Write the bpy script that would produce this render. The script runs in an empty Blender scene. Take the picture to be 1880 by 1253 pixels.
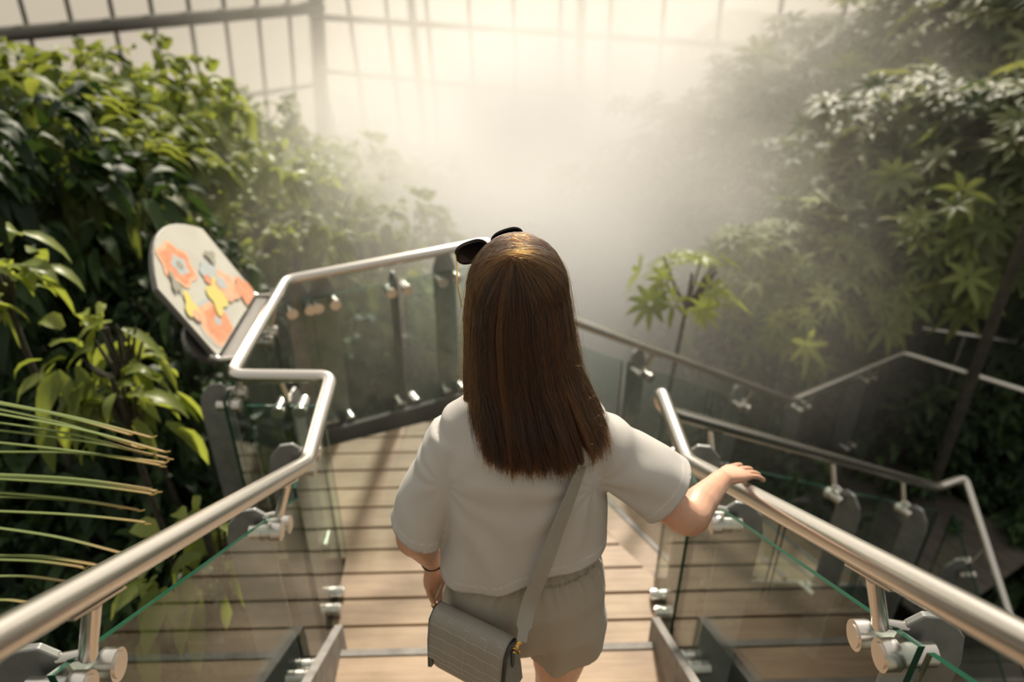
import bpy, bmesh, math, random
import numpy as np
from mathutils import Vector, Matrix, noise as mnoise
from math import sin, cos, pi, radians, sqrt, exp
random.seed(7)
RNG = np.random.default_rng(11)
S = bpy.context.scene
COL = S.collection

# ------------------------------------------------------------------ camera, light, exposure
cam = bpy.data.cameras.new('camera')
cam.lens = 1337 / 1880 * 36; cam.sensor_width = 36; cam.clip_start = 0.05; cam.clip_end = 200
cam.dof.use_dof = True; cam.dof.focus_distance = 1.34; cam.dof.aperture_fstop = 2.0
camo = bpy.data.objects.new('camera', cam); COL.objects.link(camo)
camo.location = (0, 0, 2.43); camo.rotation_euler = (radians(59.5), 0, radians(-1.66))
S.camera = camo
S.view_settings.view_transform = 'Standard'; S.view_settings.look = 'None'
S.view_settings.gamma = 1; S.view_settings.use_curve_mapping = False
S.view_settings.exposure = 0.0
S.cycles.use_denoising = True
S.cycles.volume_step_rate = 1.0
S.cycles.volume_max_steps = 64
S.cycles.max_bounces = 8; S.cycles.transparent_max_bounces = 24; S.cycles.volume_bounces = 2
S.cycles.caustics_reflective = False; S.cycles.caustics_refractive = False

w = bpy.data.worlds.new('world'); S.world = w; w.use_nodes = True
nt = w.node_tree; bgn = nt.nodes['Background']
tc = nt.nodes.new('ShaderNodeTexCoord'); sep = nt.nodes.new('ShaderNodeSeparateXYZ')
nt.links.new(tc.outputs['Generated'], sep.inputs[0])
rmp = nt.nodes.new('ShaderNodeMapRange'); rmp.inputs[1].default_value = -0.9; rmp.inputs[2].default_value = 1.0
nt.links.new(sep.outputs['Y'], rmp.inputs[0])
cr = nt.nodes.new('ShaderNodeValToRGB')           # pale hazy sky, brighter towards the sun's side
cr.color_ramp.elements[0].color = (0.385, 0.365, 0.32, 1); cr.color_ramp.elements[1].color = (0.92, 0.86, 0.755, 1)
nt.links.new(rmp.outputs[0], cr.inputs[0]); nt.links.new(cr.outputs[0], bgn.inputs['Color'])
bgn.inputs['Strength'].default_value = 1.0

sun = bpy.data.lights.new('sun', 'SUN'); sun.energy = 7.0; sun.angle = radians(5); sun.color = (1.0, 0.89, 0.74)
suno = bpy.data.objects.new('sun', sun); COL.objects.link(suno)
SUN_DIR = Vector((0.12, 1.0, 0.68)).normalized()   # towards the sun
suno.rotation_euler = SUN_DIR.to_track_quat('Z', 'Y').to_euler()

# ------------------------------------------------------------------ materials
def mat(name, color, rough=0.5, metal=0.0, spec=0.5, var=0.0, vscale=8.0, bump=0.0, bscale=60.0, sheen=0.0):
    m = bpy.data.materials.new(name); m.use_nodes = True; t = m.node_tree
    b = t.nodes['Principled BSDF']
    b.inputs['Base Color'].default_value = (*color, 1); b.inputs['Roughness'].default_value = rough
    b.inputs['Metallic'].default_value = metal; b.inputs['Specular IOR Level'].default_value = spec
    if sheen: b.inputs['Sheen Weight'].default_value = sheen
    c = t.nodes.new('ShaderNodeTexCoord')
    if var:
        n = t.nodes.new('ShaderNodeTexNoise'); n.inputs['Scale'].default_value = vscale; n.inputs['Detail'].default_value = 5
        t.links.new(c.outputs['Object'], n.inputs['Vector'])
        r = t.nodes.new('ShaderNodeValToRGB')
        r.color_ramp.elements[0].position = 0.3; r.color_ramp.elements[1].position = 0.7
        r.color_ramp.elements[0].color = (*[max(0, x * (1 - var)) for x in color], 1)
        r.color_ramp.elements[1].color = (*[min(1, x * (1 + var)) for x in color], 1)
        t.links.new(n.outputs['Fac'], r.inputs[0]); t.links.new(r.outputs[0], b.inputs['Base Color'])
    if bump:
        n = t.nodes.new('ShaderNodeTexNoise'); n.inputs['Scale'].default_value = bscale; n.inputs['Detail'].default_value = 3
        t.links.new(c.outputs['Object'], n.inputs['Vector'])
        bp = t.nodes.new('ShaderNodeBump'); bp.inputs['Strength'].default_value = bump; bp.inputs['Distance'].default_value = 0.01
        t.links.new(n.outputs['Fac'], bp.inputs['Height']); t.links.new(bp.outputs[0], b.inputs['Normal'])
    return m

M = {}
M['steel'] = mat('brushed_steel', (0.72, 0.69, 0.65), 0.27, 1.0, bump=0.02, bscale=400)
M['steel_dark'] = mat('galvanised_plate', (0.30, 0.31, 0.30), 0.5, 0.7, var=0.15, vscale=20)
M['stringer'] = mat('grey_stringer', (0.21, 0.20, 0.185), 0.65, 0.1, var=0.25, vscale=18, bump=0.1)
M['dark_frame'] = mat('dark_substructure', (0.06, 0.06, 0.055), 0.7)
M['soil'] = mat('dark_soil', (0.028, 0.026, 0.018), 0.95, var=0.5, vscale=3, bump=0.5, bscale=12)
M['paving'] = mat('outside_paving', (0.21, 0.20, 0.18), 0.8, var=0.1)
M['bar'] = mat('greenhouse_bar', (0.15, 0.145, 0.13), 0.6, 0.2)
M['skin'] = mat('skin', (0.62, 0.36, 0.25), 0.45, var=0.06, vscale=30)
M['skin'].node_tree.nodes['Principled BSDF'].inputs['Subsurface Weight'].default_value = 0.25
M['skin'].node_tree.nodes['Principled BSDF'].inputs['Subsurface Radius'].default_value = (0.02, 0.008, 0.004)
M['nail'] = mat('nail', (0.72, 0.45, 0.38), 0.25)
M['leather'] = mat('grey_leather', (0.27, 0.25, 0.22), 0.42, var=0.05, vscale=30, bump=0.08, bscale=350)
M['leather_side'] = mat('grey_leather_side', (0.16, 0.17, 0.155), 0.5, var=0.05, vscale=30)
M['edge_paint'] = mat('dark_edge_paint', (0.05, 0.055, 0.052), 0.5)
M['emboss'] = mat('embossed_line', (0.40, 0.375, 0.33), 0.5)
M['strap'] = mat('strap_leather', (0.30, 0.285, 0.25), 0.5, var=0.04, vscale=40)
M['gold'] = mat('gold_metal', (0.80, 0.52, 0.18), 0.22, 1.0)
M['black'] = mat('black_plastic', (0.012, 0.012, 0.013), 0.22)
M['elastic'] = mat('black_elastic', (0.015, 0.014, 0.014), 0.8)
M['bark'] = mat('bark', (0.045, 0.040, 0.028), 0.9, var=0.35, vscale=14, bump=0.4, bscale=30)
M['shoe'] = mat('white_shoe', (0.70, 0.69, 0.66), 0.55)
M['eye'] = mat('eye_white', (0.8, 0.8, 0.78), 0.2)
M['lips'] = mat('lips', (0.5, 0.2, 0.17), 0.4)
M['board_edge'] = mat('board_metal', (0.17, 0.165, 0.155), 0.45, 0.6)
M['board_face'] = mat('printed_cream', (0.60, 0.59, 0.52), 0.35, var=0.06, vscale=6)
M['print_orange'] = mat('printed_orange', (0.80, 0.33, 0.18), 0.35, var=0.2, vscale=30)  # both print oranges are paled, with haze and glare put into the colour
M['print_pale'] = mat('printed_pale_orange', (0.85, 0.48, 0.30), 0.35, var=0.15, vscale=30)
M['print_blue'] = mat('printed_grey_blue', (0.50, 0.55, 0.55), 0.35)
M['print_yellow'] = mat('printed_yellow', (0.75, 0.66, 0.20), 0.35)
M['print_grey'] = mat('printed_grey', (0.36, 0.35, 0.28), 0.35)

def cloth_mat(name, color, stitch, trans=0.15, scale=900):
    m = bpy.data.materials.new(name); m.use_nodes = True; t = m.node_tree; b = t.nodes['Principled BSDF']
    b.inputs['Roughness'].default_value = 0.9; b.inputs['Specular IOR Level'].default_value = 0.15
    b.inputs['Sheen Weight'].default_value = 0.15
    c = t.nodes.new('ShaderNodeTexCoord')
    n = t.nodes.new('ShaderNodeTexNoise'); n.inputs['Scale'].default_value = 25; n.inputs['Detail'].default_value = 4
    t.links.new(c.outputs['Object'], n.inputs['Vector'])
    mx = t.nodes.new('ShaderNodeMix'); mx.data_type = 'RGBA'
    mx.inputs[6].default_value = (*[x * 0.96 for x in color], 1); mx.inputs[7].default_value = (*color, 1)
    t.links.new(n.outputs['Fac'], mx.inputs[0])
    a = t.nodes.new('ShaderNodeAttribute'); a.attribute_name = 'stitch'
    mx2 = t.nodes.new('ShaderNodeMix'); mx2.data_type = 'RGBA'; mx2.inputs[7].default_value = (*stitch, 1)
    t.links.new(mx.outputs[2], mx2.inputs[6]); t.links.new(a.outputs['Fac'], mx2.inputs[0])
    t.links.new(mx2.outputs[2], b.inputs['Base Color'])
    n2 = t.nodes.new('ShaderNodeTexNoise'); n2.inputs['Scale'].default_value = scale
    t.links.new(c.outputs['Object'], n2.inputs['Vector'])
    bp = t.nodes.new('ShaderNodeBump'); bp.inputs['Strength'].default_value = 0.15; bp.inputs['Distance'].default_value = 0.002
    t.links.new(n2.outputs['Fac'], bp.inputs['Height']); t.links.new(bp.outputs[0], b.inputs['Normal'])
    tr = t.nodes.new('ShaderNodeBsdfTranslucent'); tr.inputs[0].default_value = (*color, 1)
    ms = t.nodes.new('ShaderNodeMixShader'); ms.inputs[0].default_value = trans
    t.links.new(b.outputs[0], ms.inputs[1]); t.links.new(tr.outputs[0], ms.inputs[2])
    t.links.new(ms.outputs[0], t.nodes['Material Output'].inputs['Surface'])
    return m
M['shirt'] = cloth_mat('white_cotton', (0.60, 0.58, 0.55), (0.74, 0.72, 0.69), 0.16)
M['shorts'] = cloth_mat('beige_linen', (0.43, 0.39, 0.325), (0.16, 0.15, 0.13), 0.08, 500)

def leaf_mat(name, c0, c1, trans=0.45, rough=0.38, tcol=None):
    m = bpy.data.materials.new(name); m.use_nodes = True; t = m.node_tree; b = t.nodes['Principled BSDF']
    a = t.nodes.new('ShaderNodeAttribute'); a.attribute_name = 'leafvar'
    mx = t.nodes.new('ShaderNodeMix'); mx.data_type = 'RGBA'
    mx.inputs[6].default_value = (*c0, 1); mx.inputs[7].default_value = (*c1, 1)
    t.links.new(a.outputs['Fac'], mx.inputs[0]); t.links.new(mx.outputs[2], b.inputs['Base Color'])
    b.inputs['Roughness'].default_value = rough; b.inputs['Specular IOR Level'].default_value = 0.28
    tr = t.nodes.new('ShaderNodeBsdfTranslucent')
    g = t.nodes.new('ShaderNodeMix'); g.data_type = 'RGBA'; g.blend_type = 'MULTIPLY'; g.inputs[0].default_value = 1
    g.inputs[7].default_value = (*(tcol or (1.9, 1.8, 0.8)), 1)
    t.links.new(mx.outputs[2], g.inputs[6]); t.links.new(g.outputs[2], tr.inputs[0])
    ms = t.nodes.new('ShaderNodeMixShader'); ms.inputs[0].default_value = trans
    t.links.new(b.outputs[0], ms.inputs[1]); t.links.new(tr.outputs[0], ms.inputs[2])
    t.links.new(ms.outputs[0], t.nodes['Material Output'].inputs['Surface'])
    return m
M['leaf_lime'] = leaf_mat('lime_leaf', (0.12, 0.16, 0.04), (0.28, 0.33, 0.10))
M['leaf_green'] = leaf_mat('green_leaf', (0.085, 0.115, 0.035), (0.24, 0.28, 0.09), 0.38, 0.55)
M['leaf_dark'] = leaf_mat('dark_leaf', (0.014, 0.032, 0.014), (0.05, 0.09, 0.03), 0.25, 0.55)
M['leaf_grey'] = leaf_mat('grey_green_leaf', (0.05, 0.08, 0.032), (0.19, 0.21, 0.11), 0.35, 0.5)
M['leaf_palm'] = leaf_mat('palm_leaflet', (0.20, 0.25, 0.10), (0.34, 0.25, 0.12), 0.2, 0.4, (1.2, 1.2, 0.8))

def wood_mat(name, ca, cb):
    m = bpy.data.materials.new(name); m.use_nodes = True; t = m.node_tree; b = t.nodes['Principled BSDF']
    c = t.nodes.new('ShaderNodeTexCoord'); mp = t.nodes.new('ShaderNodeMapping'); mp.inputs['Scale'].default_value = (1.5, 22, 22)
    t.links.new(c.outputs['Object'], mp.inputs[0])
    n = t.nodes.new('ShaderNodeTexNoise'); n.inputs['Scale'].default_value = 2.2; n.inputs['Detail'].default_value = 8; n.inputs['Roughness'].default_value = 0.65
    t.links.new(mp.outputs[0], n.inputs['Vector'])
    n2 = t.nodes.new('ShaderNodeTexNoise'); n2.inputs['Scale'].default_value = 5; n2.inputs['Detail'].default_value = 3
    t.links.new(c.outputs['Object'], n2.inputs['Vector'])
    ad = t.nodes.new('ShaderNodeMath'); ad.operation = 'MULTIPLY_ADD'; ad.inputs[1].default_value = 0.5
    t.links.new(n2.outputs['Fac'], ad.inputs[0])
    hf = t.nodes.new('ShaderNodeMath'); hf.operation = 'MULTIPLY'; hf.inputs[1].default_value = 0.5
    t.links.new(n.outputs['Fac'], hf.inputs[0]); t.links.new(hf.outputs[0], ad.inputs[2])
    r = t.nodes.new('ShaderNodeValToRGB')
    r.color_ramp.elements[0].position = 0.32; r.color_ramp.elements[0].color = ca
    r.color_ramp.elements[1].position = 0.68; r.color_ramp.elements[1].color = cb
    t.links.new(ad.outputs[0], r.inputs[0]); t.links.new(r.outputs[0], b.inputs['Base Color'])
    b.inputs['Roughness'].default_value = 0.55
    bp = t.nodes.new('ShaderNodeBump'); bp.inputs['Strength'].default_value = 0.3; bp.inputs['Distance'].default_value = 0.004
    t.links.new(n.outputs['Fac'], bp.inputs['Height']); t.links.new(bp.outputs[0], b.inputs['Normal'])
    return m
M['wood'] = wood_mat('deck_wood', (0.235, 0.16, 0.10, 1), (0.46, 0.335, 0.215, 1))
M['wood_shade'] = wood_mat('shade_darkened_boards', (0.055, 0.050, 0.042, 1), (0.12, 0.105, 0.085, 1))  # deck wood with the shade of the lower levels put into its colour

def glass_mat(name, tint, ior=1.5, haze=0.0, hazecol=(0.8, 0.8, 0.75), rough=0.02):
    # sheet glass: clear with a fresnel reflection, optionally with a film of dirt
    m = bpy.data.materials.new(name); m.use_nodes = True; t = m.node_tree; t.nodes.remove(t.nodes['Principled BSDF'])
    o = t.nodes['Material Output']
    tr = t.nodes.new('ShaderNodeBsdfTransparent'); tr.inputs[0].default_value = (*tint, 1)
    gl = t.nodes.new('ShaderNodeBsdfGlossy'); gl.inputs['Roughness'].default_value = rough
    lw = t.nodes.new('ShaderNodeLayerWeight'); lw.inputs['Blend'].default_value = 0.5
    pw = t.nodes.new('ShaderNodeMath'); pw.operation = 'POWER'; pw.inputs[1].default_value = 5
    fr = t.nodes.new('ShaderNodeMath'); fr.operation = 'MULTIPLY_ADD'; fr.inputs[1].default_value = 0.96; fr.inputs[2].default_value = 0.04
    t.links.new(lw.outputs['Facing'], pw.inputs[0]); t.links.new(pw.outputs[0], fr.inputs[0])
    ms = t.nodes.new('ShaderNodeMixShader')
    t.links.new(fr.outputs[0], ms.inputs[0]); t.links.new(tr.outputs[0], ms.inputs[1]); t.links.new(gl.outputs[0], ms.inputs[2])
    out = ms
    if haze:
        tl = t.nodes.new('ShaderNodeBsdfTranslucent'); tl.inputs[0].default_value = (*hazecol, 1)
        m2 = t.nodes.new('ShaderNodeMixShader'); m2.inputs[0].default_value = haze
        t.links.new(ms.outputs[0], m2.inputs[1]); t.links.new(tl.outputs[0], m2.inputs[2]); out = m2
    t.links.new(out.outputs[0], o.inputs['Surface'])
    return m
M['glass'] = glass_mat('clear_glass', (0.88, 0.93, 0.905))
M['glass_edge'] = mat('green_glass_edge', (0.008, 0.055, 0.032), 0.15)
M['pane'] = glass_mat('dusty_pane', (0.9, 0.9, 0.86), haze=0.5, hazecol=(0.34, 0.325, 0.30))
M['lens'] = mat('dark_lens', (0.006, 0.006, 0.008), 0.08)

def hair_mat():
    m = bpy.data.materials.new('brown_hair'); m.use_nodes = True; t = m.node_tree; t.nodes.remove(t.nodes['Principled BSDF'])
    h = t.nodes.new('ShaderNodeBsdfHairPrincipled')
    h.parametrization = 'MELANIN'
    lk = t.nodes.new('ShaderNodeAttribute'); lk.attribute_name = 'lock'
    t.links.new(lk.outputs['Fac'], h.inputs['Melanin']); h.inputs['Melanin Redness'].default_value = 0.66
    h.inputs['Roughness'].default_value = 0.28; h.inputs['Radial Roughness'].default_value = 0.35
    h.inputs['Random Color'].default_value = 0.35; h.inputs['Random Roughness'].default_value = 0.2
    t.links.new(h.outputs[0], t.nodes['Material Output'].inputs['Surface'])
    return m
M['hair'] = hair_mat()
M['hair_base'] = mat('hair_base', (0.045, 0.024, 0.014), 0.6)

# ------------------------------------------------------------------ helpers
def link(o, parent=None):
    COL.objects.link(o)
    if parent is not None: o.parent = parent
    return o
def tag(o, label=None, cat=None, group=None, kind=None):
    if label: o['label'] = label
    if cat: o['category'] = cat
    if group: o['group'] = group
    if kind: o['kind'] = kind
    return o
def empty(name, loc, label, cat, group=None):
    o = bpy.data.objects.new(name, None); o.location = loc; o.empty_display_size = 0.1
    link(o); return tag(o, label, cat, group)
class MB:
    def __init__(s): s.v = []; s.f = []; s.mi = []; s.cur = 0
    def add(s, v, f):
        k = len(s.v); s.v += [tuple(map(float, p)) for p in v]; s.f += [tuple(i + k for i in q) for q in f]; s.mi += [s.cur] * len(f); return s
    def box(s, c, size, rot=None):
        c = Vector(c); hx, hy, hz = [a / 2 for a in size]; R = rot or Matrix.Identity(3)
        v = [c + R @ Vector((x, y, z)) for x in (-hx, hx) for y in (-hy, hy) for z in (-hz, hz)]
        return s.add(v, [(0, 1, 3, 2), (4, 6, 7, 5), (0, 4, 5, 1), (2, 3, 7, 6), (0, 2, 6, 4), (1, 5, 7, 3)])
    def tube(s, pts, r, n=12, cap=True, flat=1.0):
        pts = [Vector(p) for p in pts]; m = len(pts)
        rr = r if hasattr(r, '__len__') else [r] * m
        T = []
        for i in range(m):
            a = pts[max(i - 1, 0)]; b = pts[min(i + 1, m - 1)]; T.append((b - a).normalized())
        up = Vector((0, 0, 1)) if abs(T[0].z) < 0.95 else Vector((1, 0, 0))
        N = (up - T[0] * up.dot(T[0])).normalized(); V = []
        for i in range(m):
            N = (N - T[i] * N.dot(T[i])).normalized(); B = T[i].cross(N)
            k = 1.0
            for j in range(n):
                a = 2 * pi * j / n; V.append(pts[i] + (N * cos(a) * flat + B * sin(a)) * rr[i])
        F = [(i * n + j, i * n + (j + 1) % n, (i + 1) * n + (j + 1) % n, (i + 1) * n + j) for i in range(m - 1) for j in range(n)]
        if cap: F += [tuple(range(n))[::-1], tuple((m - 1) * n + j for j in range(n))]
        return s.add(V, F)
    def rings(s, rings, cap=True):
        n = len(rings[0]); m = len(rings); V = [p for r in rings for p in r]
        F = [(i * n + j, i * n + (j + 1) % n, (i + 1) * n + (j + 1) % n, (i + 1) * n + j) for i in range(m - 1) for j in range(n)]
        if cap: F += [tuple(range(n))[::-1], tuple((m - 1) * n + j for j in range(n))]
        return s.add(V, F)
    def prism(s, outline, d, thick):       # outline (3D points, planar), extruded along d (both sides)
        d = Vector(d).normalized() * thick / 2; n = len(outline); o = [Vector(p) for p in outline]
        V = [p - d for p in o] + [p + d for p in o]
        F = [tuple(range(n))[::-1], tuple(range(n, 2 * n))] + [(j, (j + 1) % n, n + (j + 1) % n, n + j) for j in range(n)]
        return s.add(V, F)
    def ell(s, c, r, nu=16, nv=10, R=None):
        c = Vector(c); V = []; R = R or Matrix.Identity(3)
        for i in range(nv + 1):
            th = pi * i / nv
            for j in range(nu):
                a = 2 * pi * j / nu
                V.append(c + R @ Vector((r[0] * sin(th) * cos(a), r[1] * sin(th) * sin(a), r[2] * cos(th))))
        F = [(i * nu + j, (i + 1) * nu + j, (i + 1) * nu + (j + 1) % nu, i * nu + (j + 1) % nu) for i in range(nv) for j in range(nu)]
        return s.add(V, F)
    def build(s, name, m, parent=None, smooth=False, bevel=0.0, angle=40):
        me = bpy.data.meshes.new(name); me.from_pydata(s.v, [], s.f)
        ms = m if isinstance(m, (list, tuple)) else [m]
        for q in ms: me.materials.append(q)
        if len(ms) > 1: me.polygons.foreach_set('material_index', s.mi)
        bm = bmesh.new(); bm.from_mesh(me); bmesh.ops.remove_doubles(bm, verts=bm.verts, dist=1e-5)
        bmesh.ops.recalc_face_normals(bm, faces=bm.faces)
        if bevel: bmesh.ops.bevel(bm, geom=[e for e in bm.edges if e.calc_face_angle(0) > 0.5], offset=bevel, segments=2, affect='EDGES', profile=0.5)
        if smooth:
            for f in bm.faces: f.smooth = True
            for e in bm.edges:
                if e.calc_face_angle(0) > radians(angle): e.smooth = False
        bm.to_mesh(me); bm.free(); me.update()
        o = bpy.data.objects.new(name, me); link(o)
        if parent is not None:
            o.parent = parent
            o.matrix_parent_inverse = parent_world(parent).inverted()
        return o
def parent_world(p):
    Mx = p.matrix_basis.copy()
    q = p
    while q.parent is not None:
        Mx = q.parent.matrix_basis @ q.matrix_parent_inverse @ Mx; q = q.parent
    return Mx
def fillet(pts, r, n=7):
    pts = [Vector(p) for p in pts]; out = [pts[0]]
    for i in range(1, len(pts) - 1):
        a, b, c = pts[i - 1], pts[i], pts[i + 1]; u = (a - b).normalized(); v = (c - b).normalized()
        k = min(r, (a - b).length * 0.45, (c - b).length * 0.45); p0 = b + u * k; p1 = b + v * k
        for j in range(n + 1):
            t = j / n; out.append((1 - t) ** 2 * p0 + 2 * t * (1 - t) * b + t * t * p1)
    out.append(pts[-1]); return out
def lerp(a, b, t): return a + (b - a) * t
def smooth_path(pts, n=6):            # Catmull-Rom
    P = [Vector(p) for p in pts]; out = []
    for i in range(len(P) - 1):
        p0 = P[max(i - 1, 0)]; p1 = P[i]; p2 = P[i + 1]; p3 = P[min(i + 2, len(P) - 1)]
        for j in range(n):
            t = j / n
            out.append(0.5 * ((2 * p1) + (p2 - p0) * t + (2 * p0 - 5 * p1 + 4 * p2 - p3) * t * t + (3 * p1 - p0 - 3 * p2 + p3) * t ** 3))
    out.append(P[-1]); return out
def struct(o): o['kind'] = 'structure'; return o
#SECTION2

# ------------------------------------------------------------------ the setting
def ss(t): t = max(0.0, min(1.0, t)); return t * t * (3 - 2 * t)
def ground(x, y):
    h = -2.9 + 3.3 * ss((x - 3.4 + 0.12 * (y - 4)) / 4.2) + 2.7 * ss((-x - 1.9) / 3.2) * (1 - ss((y - 7) / 5))
    return h + 0.18 * mnoise.noise(Vector((x * 0.6, y * 0.6, 0)))
xs = np.linspace(-13, 13, 79); ys = np.linspace(-4, 18.5, 69)
V = [(x, y, ground(x, y)) for y in ys for x in xs]; nx = len(xs)
F = [(j * nx + i, j * nx + i + 1, (j + 1) * nx + i + 1, (j + 1) * nx + i) for j in range(len(ys) - 1) for i in range(nx - 1)]
struct(MB().add(V, F).build('floor_planting_bed', M['soil'], smooth=True))
struct(MB().box((0, 60, -4.6), (260, 220, 0.2)).build('floor_outside', M['paving']))

def glazed_wall(name, C0, d, length, lean, z0, z1, step, zbars, thick):
    C0 = Vector(C0); d = Vector((d[0], d[1], 0)).normalized()
    nrm = Vector((d.y, -d.x, 0))
    if nrm.y > 0: nrm = -nrm
    up = (Vector((0, 0, 1)) + nrm * math.tan(lean)).normalized()
    def P(t, z): return Vector((C0.x, C0.y, 0)) + d * t + up * ((z - 0.0) / up.z) + Vector((0, 0, 0))
    pw = MB().add([P(0, z0), P(length, z0), P(length, z1), P(0, z1)], [(0, 1, 2, 3)]).build(name, M['pane'])
    struct(pw)
    n = int(length / step)
    for i in range(n + 1):
        t = i * step; r = 0.045
        b = MB().tube([P(t, z0) + nrm * 0.05, P(t, z1) + nrm * 0.05], r, 6).build('mullion', M['bar'], pw)
    for z, r in zip(zbars, thick):
        MB().tube([P(0, z) + nrm * (0.08 + r), P(length, z) + nrm * (0.08 + r)], r, 8, flat=1.0).build('transom', M['bar'], pw)
    return P, pw
PL, wl = glazed_wall('wall_left', (-3.9, 18, 0), (-1.134, -1), 13.5, radians(9), -4.4, 5.0, 0.72, (0.62, -1.05, -2.95, 2.4, 4.2), (0.13, 0.05, 0.07, 0.07, 0.1))
PB, wb = glazed_wall('wall_back', (-3.9, 18, 0), (8.8, -4.6), 19, radians(4), -4.4, 5.0, 1.0, (0.42, -0.75, -2.3, -3.6, 2.4, 4.2), (0.07, 0.045, 0.06, 0.06, 0.07, 0.1))
MB().tube([PL(0, -4.4), PL(0, 5)], 0.17, 10).build('corner_post', M['bar'], wb)
MB().tube([PB(2.6, -4.4), PB(2.6, 5)], 0.09, 8).build('post', M['bar'], wb)
MB().tube([PB(6.4, -4.4), PB(6.4, 5)], 0.09, 8).build('post', M['bar'], wb)

# landing deck of cross planks
d2 = Vector((0.875, 0.485, 0)).normalized(); p2 = Vector((-0.485, 0.875, 0)).normalized()
N0 = Vector((0.60, 2.14, 0)); F0 = N0 + p2 * 1.0
LAND = [(-0.575, 1.655), (0.575, 1.655), (0.575, 1.785), (0.665, 1.79), (0.665, 2.14), (F0.x, F0.y), (0.02, 3.42), (-1.04, 3.00), (-1.04, 2.28), (-0.66, 2.28), (-0.66, 1.79), (-0.575, 1.785)]
def clip_y(poly, y0, y1):
    def cut(P, y, keep_above):
        out = []
        for i in range(len(P)):
            a, b = P[i], P[(i + 1) % len(P)]; ia = (a[1] >= y) == keep_above; ib = (b[1] >= y) == keep_above
            if ia: out.append(a)
            if ia != ib:
                t = (y - a[1]) / (b[1] - a[1]); out.append((a[0] + (b[0] - a[0]) * t, y))
        return out
    P = cut(poly, y0, True)
    return cut(P, y1, False) if len(P) > 2 else P
deck = MB(); y = 1.655; k = 0
while y < 3.45:
    P = clip_y(LAND, y + 0.005, y + 0.128)
    if len(P) > 2:
        z = 0.0 - 0.0008 * (k % 3)
        deck.prism([(q[0], q[1], z - 0.014) for q in P], (0, 0, 1), 0.028)
    y += 0.134; k += 1
fl = struct(deck.build('floor', M['wood'], bevel=0.003))
fr = MB().prism([(q[0], q[1], -0.15) for q in LAND], (0, 0, 1), 0.22).build('floor_frame', M['dark_frame']); struct(fr)

def staircase(label, origin, d, wdir, width, rise_first, n, up, name='staircase', wood='wood'):
    # origin: nose corner of the first tread; d: horizontal walking direction, away from the landing; up=+1 climbs, -1 descends
    root = empty(name, origin, label, 'stairs')
    O = Vector(origin); d = Vector(d).normalized(); wd = Vector(wdir).normalized()
    for i in range(n):
        z = O.z + up * 0.17 * (i + rise_first)
        a = O + d * (0.275 * i - (0.02 if up > 0 else 0.0)) ; a.z = z
        m = MB()
        nose = 0 if up > 0 else 0.275
        for j in range(2):
            u0 = 0.004 + j * 0.147; u1 = u0 + 0.142
            m.prism([a + d * u0, a + d * u1, a + d * u1 + wd * width, a + d * u0 + wd * width], (0, 0, 1), 0.04)
        for v in m.v: pass
        m.v = [(x, y, zz - 0.02) for x, y, zz in m.v]
        m.build('tread', M[wood], root, bevel=0.003)
        e0 = a + d * (0.0 if up > 0 else 0.291)
        m = MB(); q = e0 - Vector((0, 0, 0.016))
        sg = -1 if up > 0 else 1; q = q - d * 0.014 * sg; q.z = z + 0.001
        m.prism([q, q + d * 0.026 * sg, q + d * 0.026 * sg + wd * width, q + wd * width], (0, 0, 1), 0.006)
        q = q + d * 0.014 * sg; q.z = z - 0.022
        m.prism([q, q + d * 0.012 * sg, q + d * 0.012 * sg + wd * width, q + wd * width], (0, 0, 1), 0.045)
        m.build('nosing_strip', M['stringer'], root)
        b = a + d * (0.262 if up > 0 else 0.02)
        m = MB(); hh = 0.15
        zc = z + (0.085 if up > 0 else 0.065)
        q = Vector((b.x, b.y, zc - 0.01))
        m.prism([q, q + d * 0.018, q + d * 0.018 + wd * width, q + wd * width], (0, 0, 1), 0.14)
        m.build('riser', M[wood], root)
    L = 0.275 * n
    for side in (0, 1):
        s = O + wd * (width + 0.012 if side else -0.012)
        lo = 0.10; sl = up * 0.618
        def pt(t, dz): q = s + d * t; q.z = O.z + sl * t + dz; return q
        e = -0.10 if up > 0 else 0.0
        o = [pt(e, -0.02 if up > 0 else -0.2), pt(e, 0.28 if up > 0 else -0.01), pt(L, 0.30 if up > 0 else -0.01), pt(L, -0.05 if up > 0 else -0.3)]
        if up > 0:
            o = [pt(e, 0.075), pt(e, 0.285), pt(L, 0.285), pt(L, -0.04), pt(0.1, -0.04)]
            o[0].z = 0.001
        MB().prism(o, wd, 0.03).build('stringer', M['stringer'], root, bevel=0.004)
    return root
st1 = staircase('wooden stair flight the woman walks down, between the two glass railings', (-0.56, 1.655, 0), (0, -1, 0), (1, 0, 0), 1.12, 1, 11, 1)
st2 = staircase('lower wooden stair flight turning down to the right behind the glass', tuple(N0 + p2 * 0.03 - Vector((0, 0, 0))), d2, p2, 0.94, 1, 9, -1)
LL = N0 + d2 * 2.5
lowz = -1.70
m = MB()
for i in range(10):
    a = LL + d2 * (i * 0.134); m.prism([a - p2 * 0.25, a + d2 * 0.128 - p2 * 0.25, a + d2 * 0.128 + p2 * 1.3, a + p2 * 1.3], (0, 0, 1), 0.03)
m.v = [(x, y, lowz) for x, y, z in m.v] if False else [(x, y, z + lowz) for x, y, z in m.v]
struct(m.build('floor_lower_landing', M['wood_shade'], bevel=0.003))
st3 = staircase('lowest wooden stair flight dropping towards the viewer at the right edge', (2.93, 3.15, lowz), (0.0, -1, 0), (1, 0, 0), 0.9, 1, 5, -1, wood='wood_shade')

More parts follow.
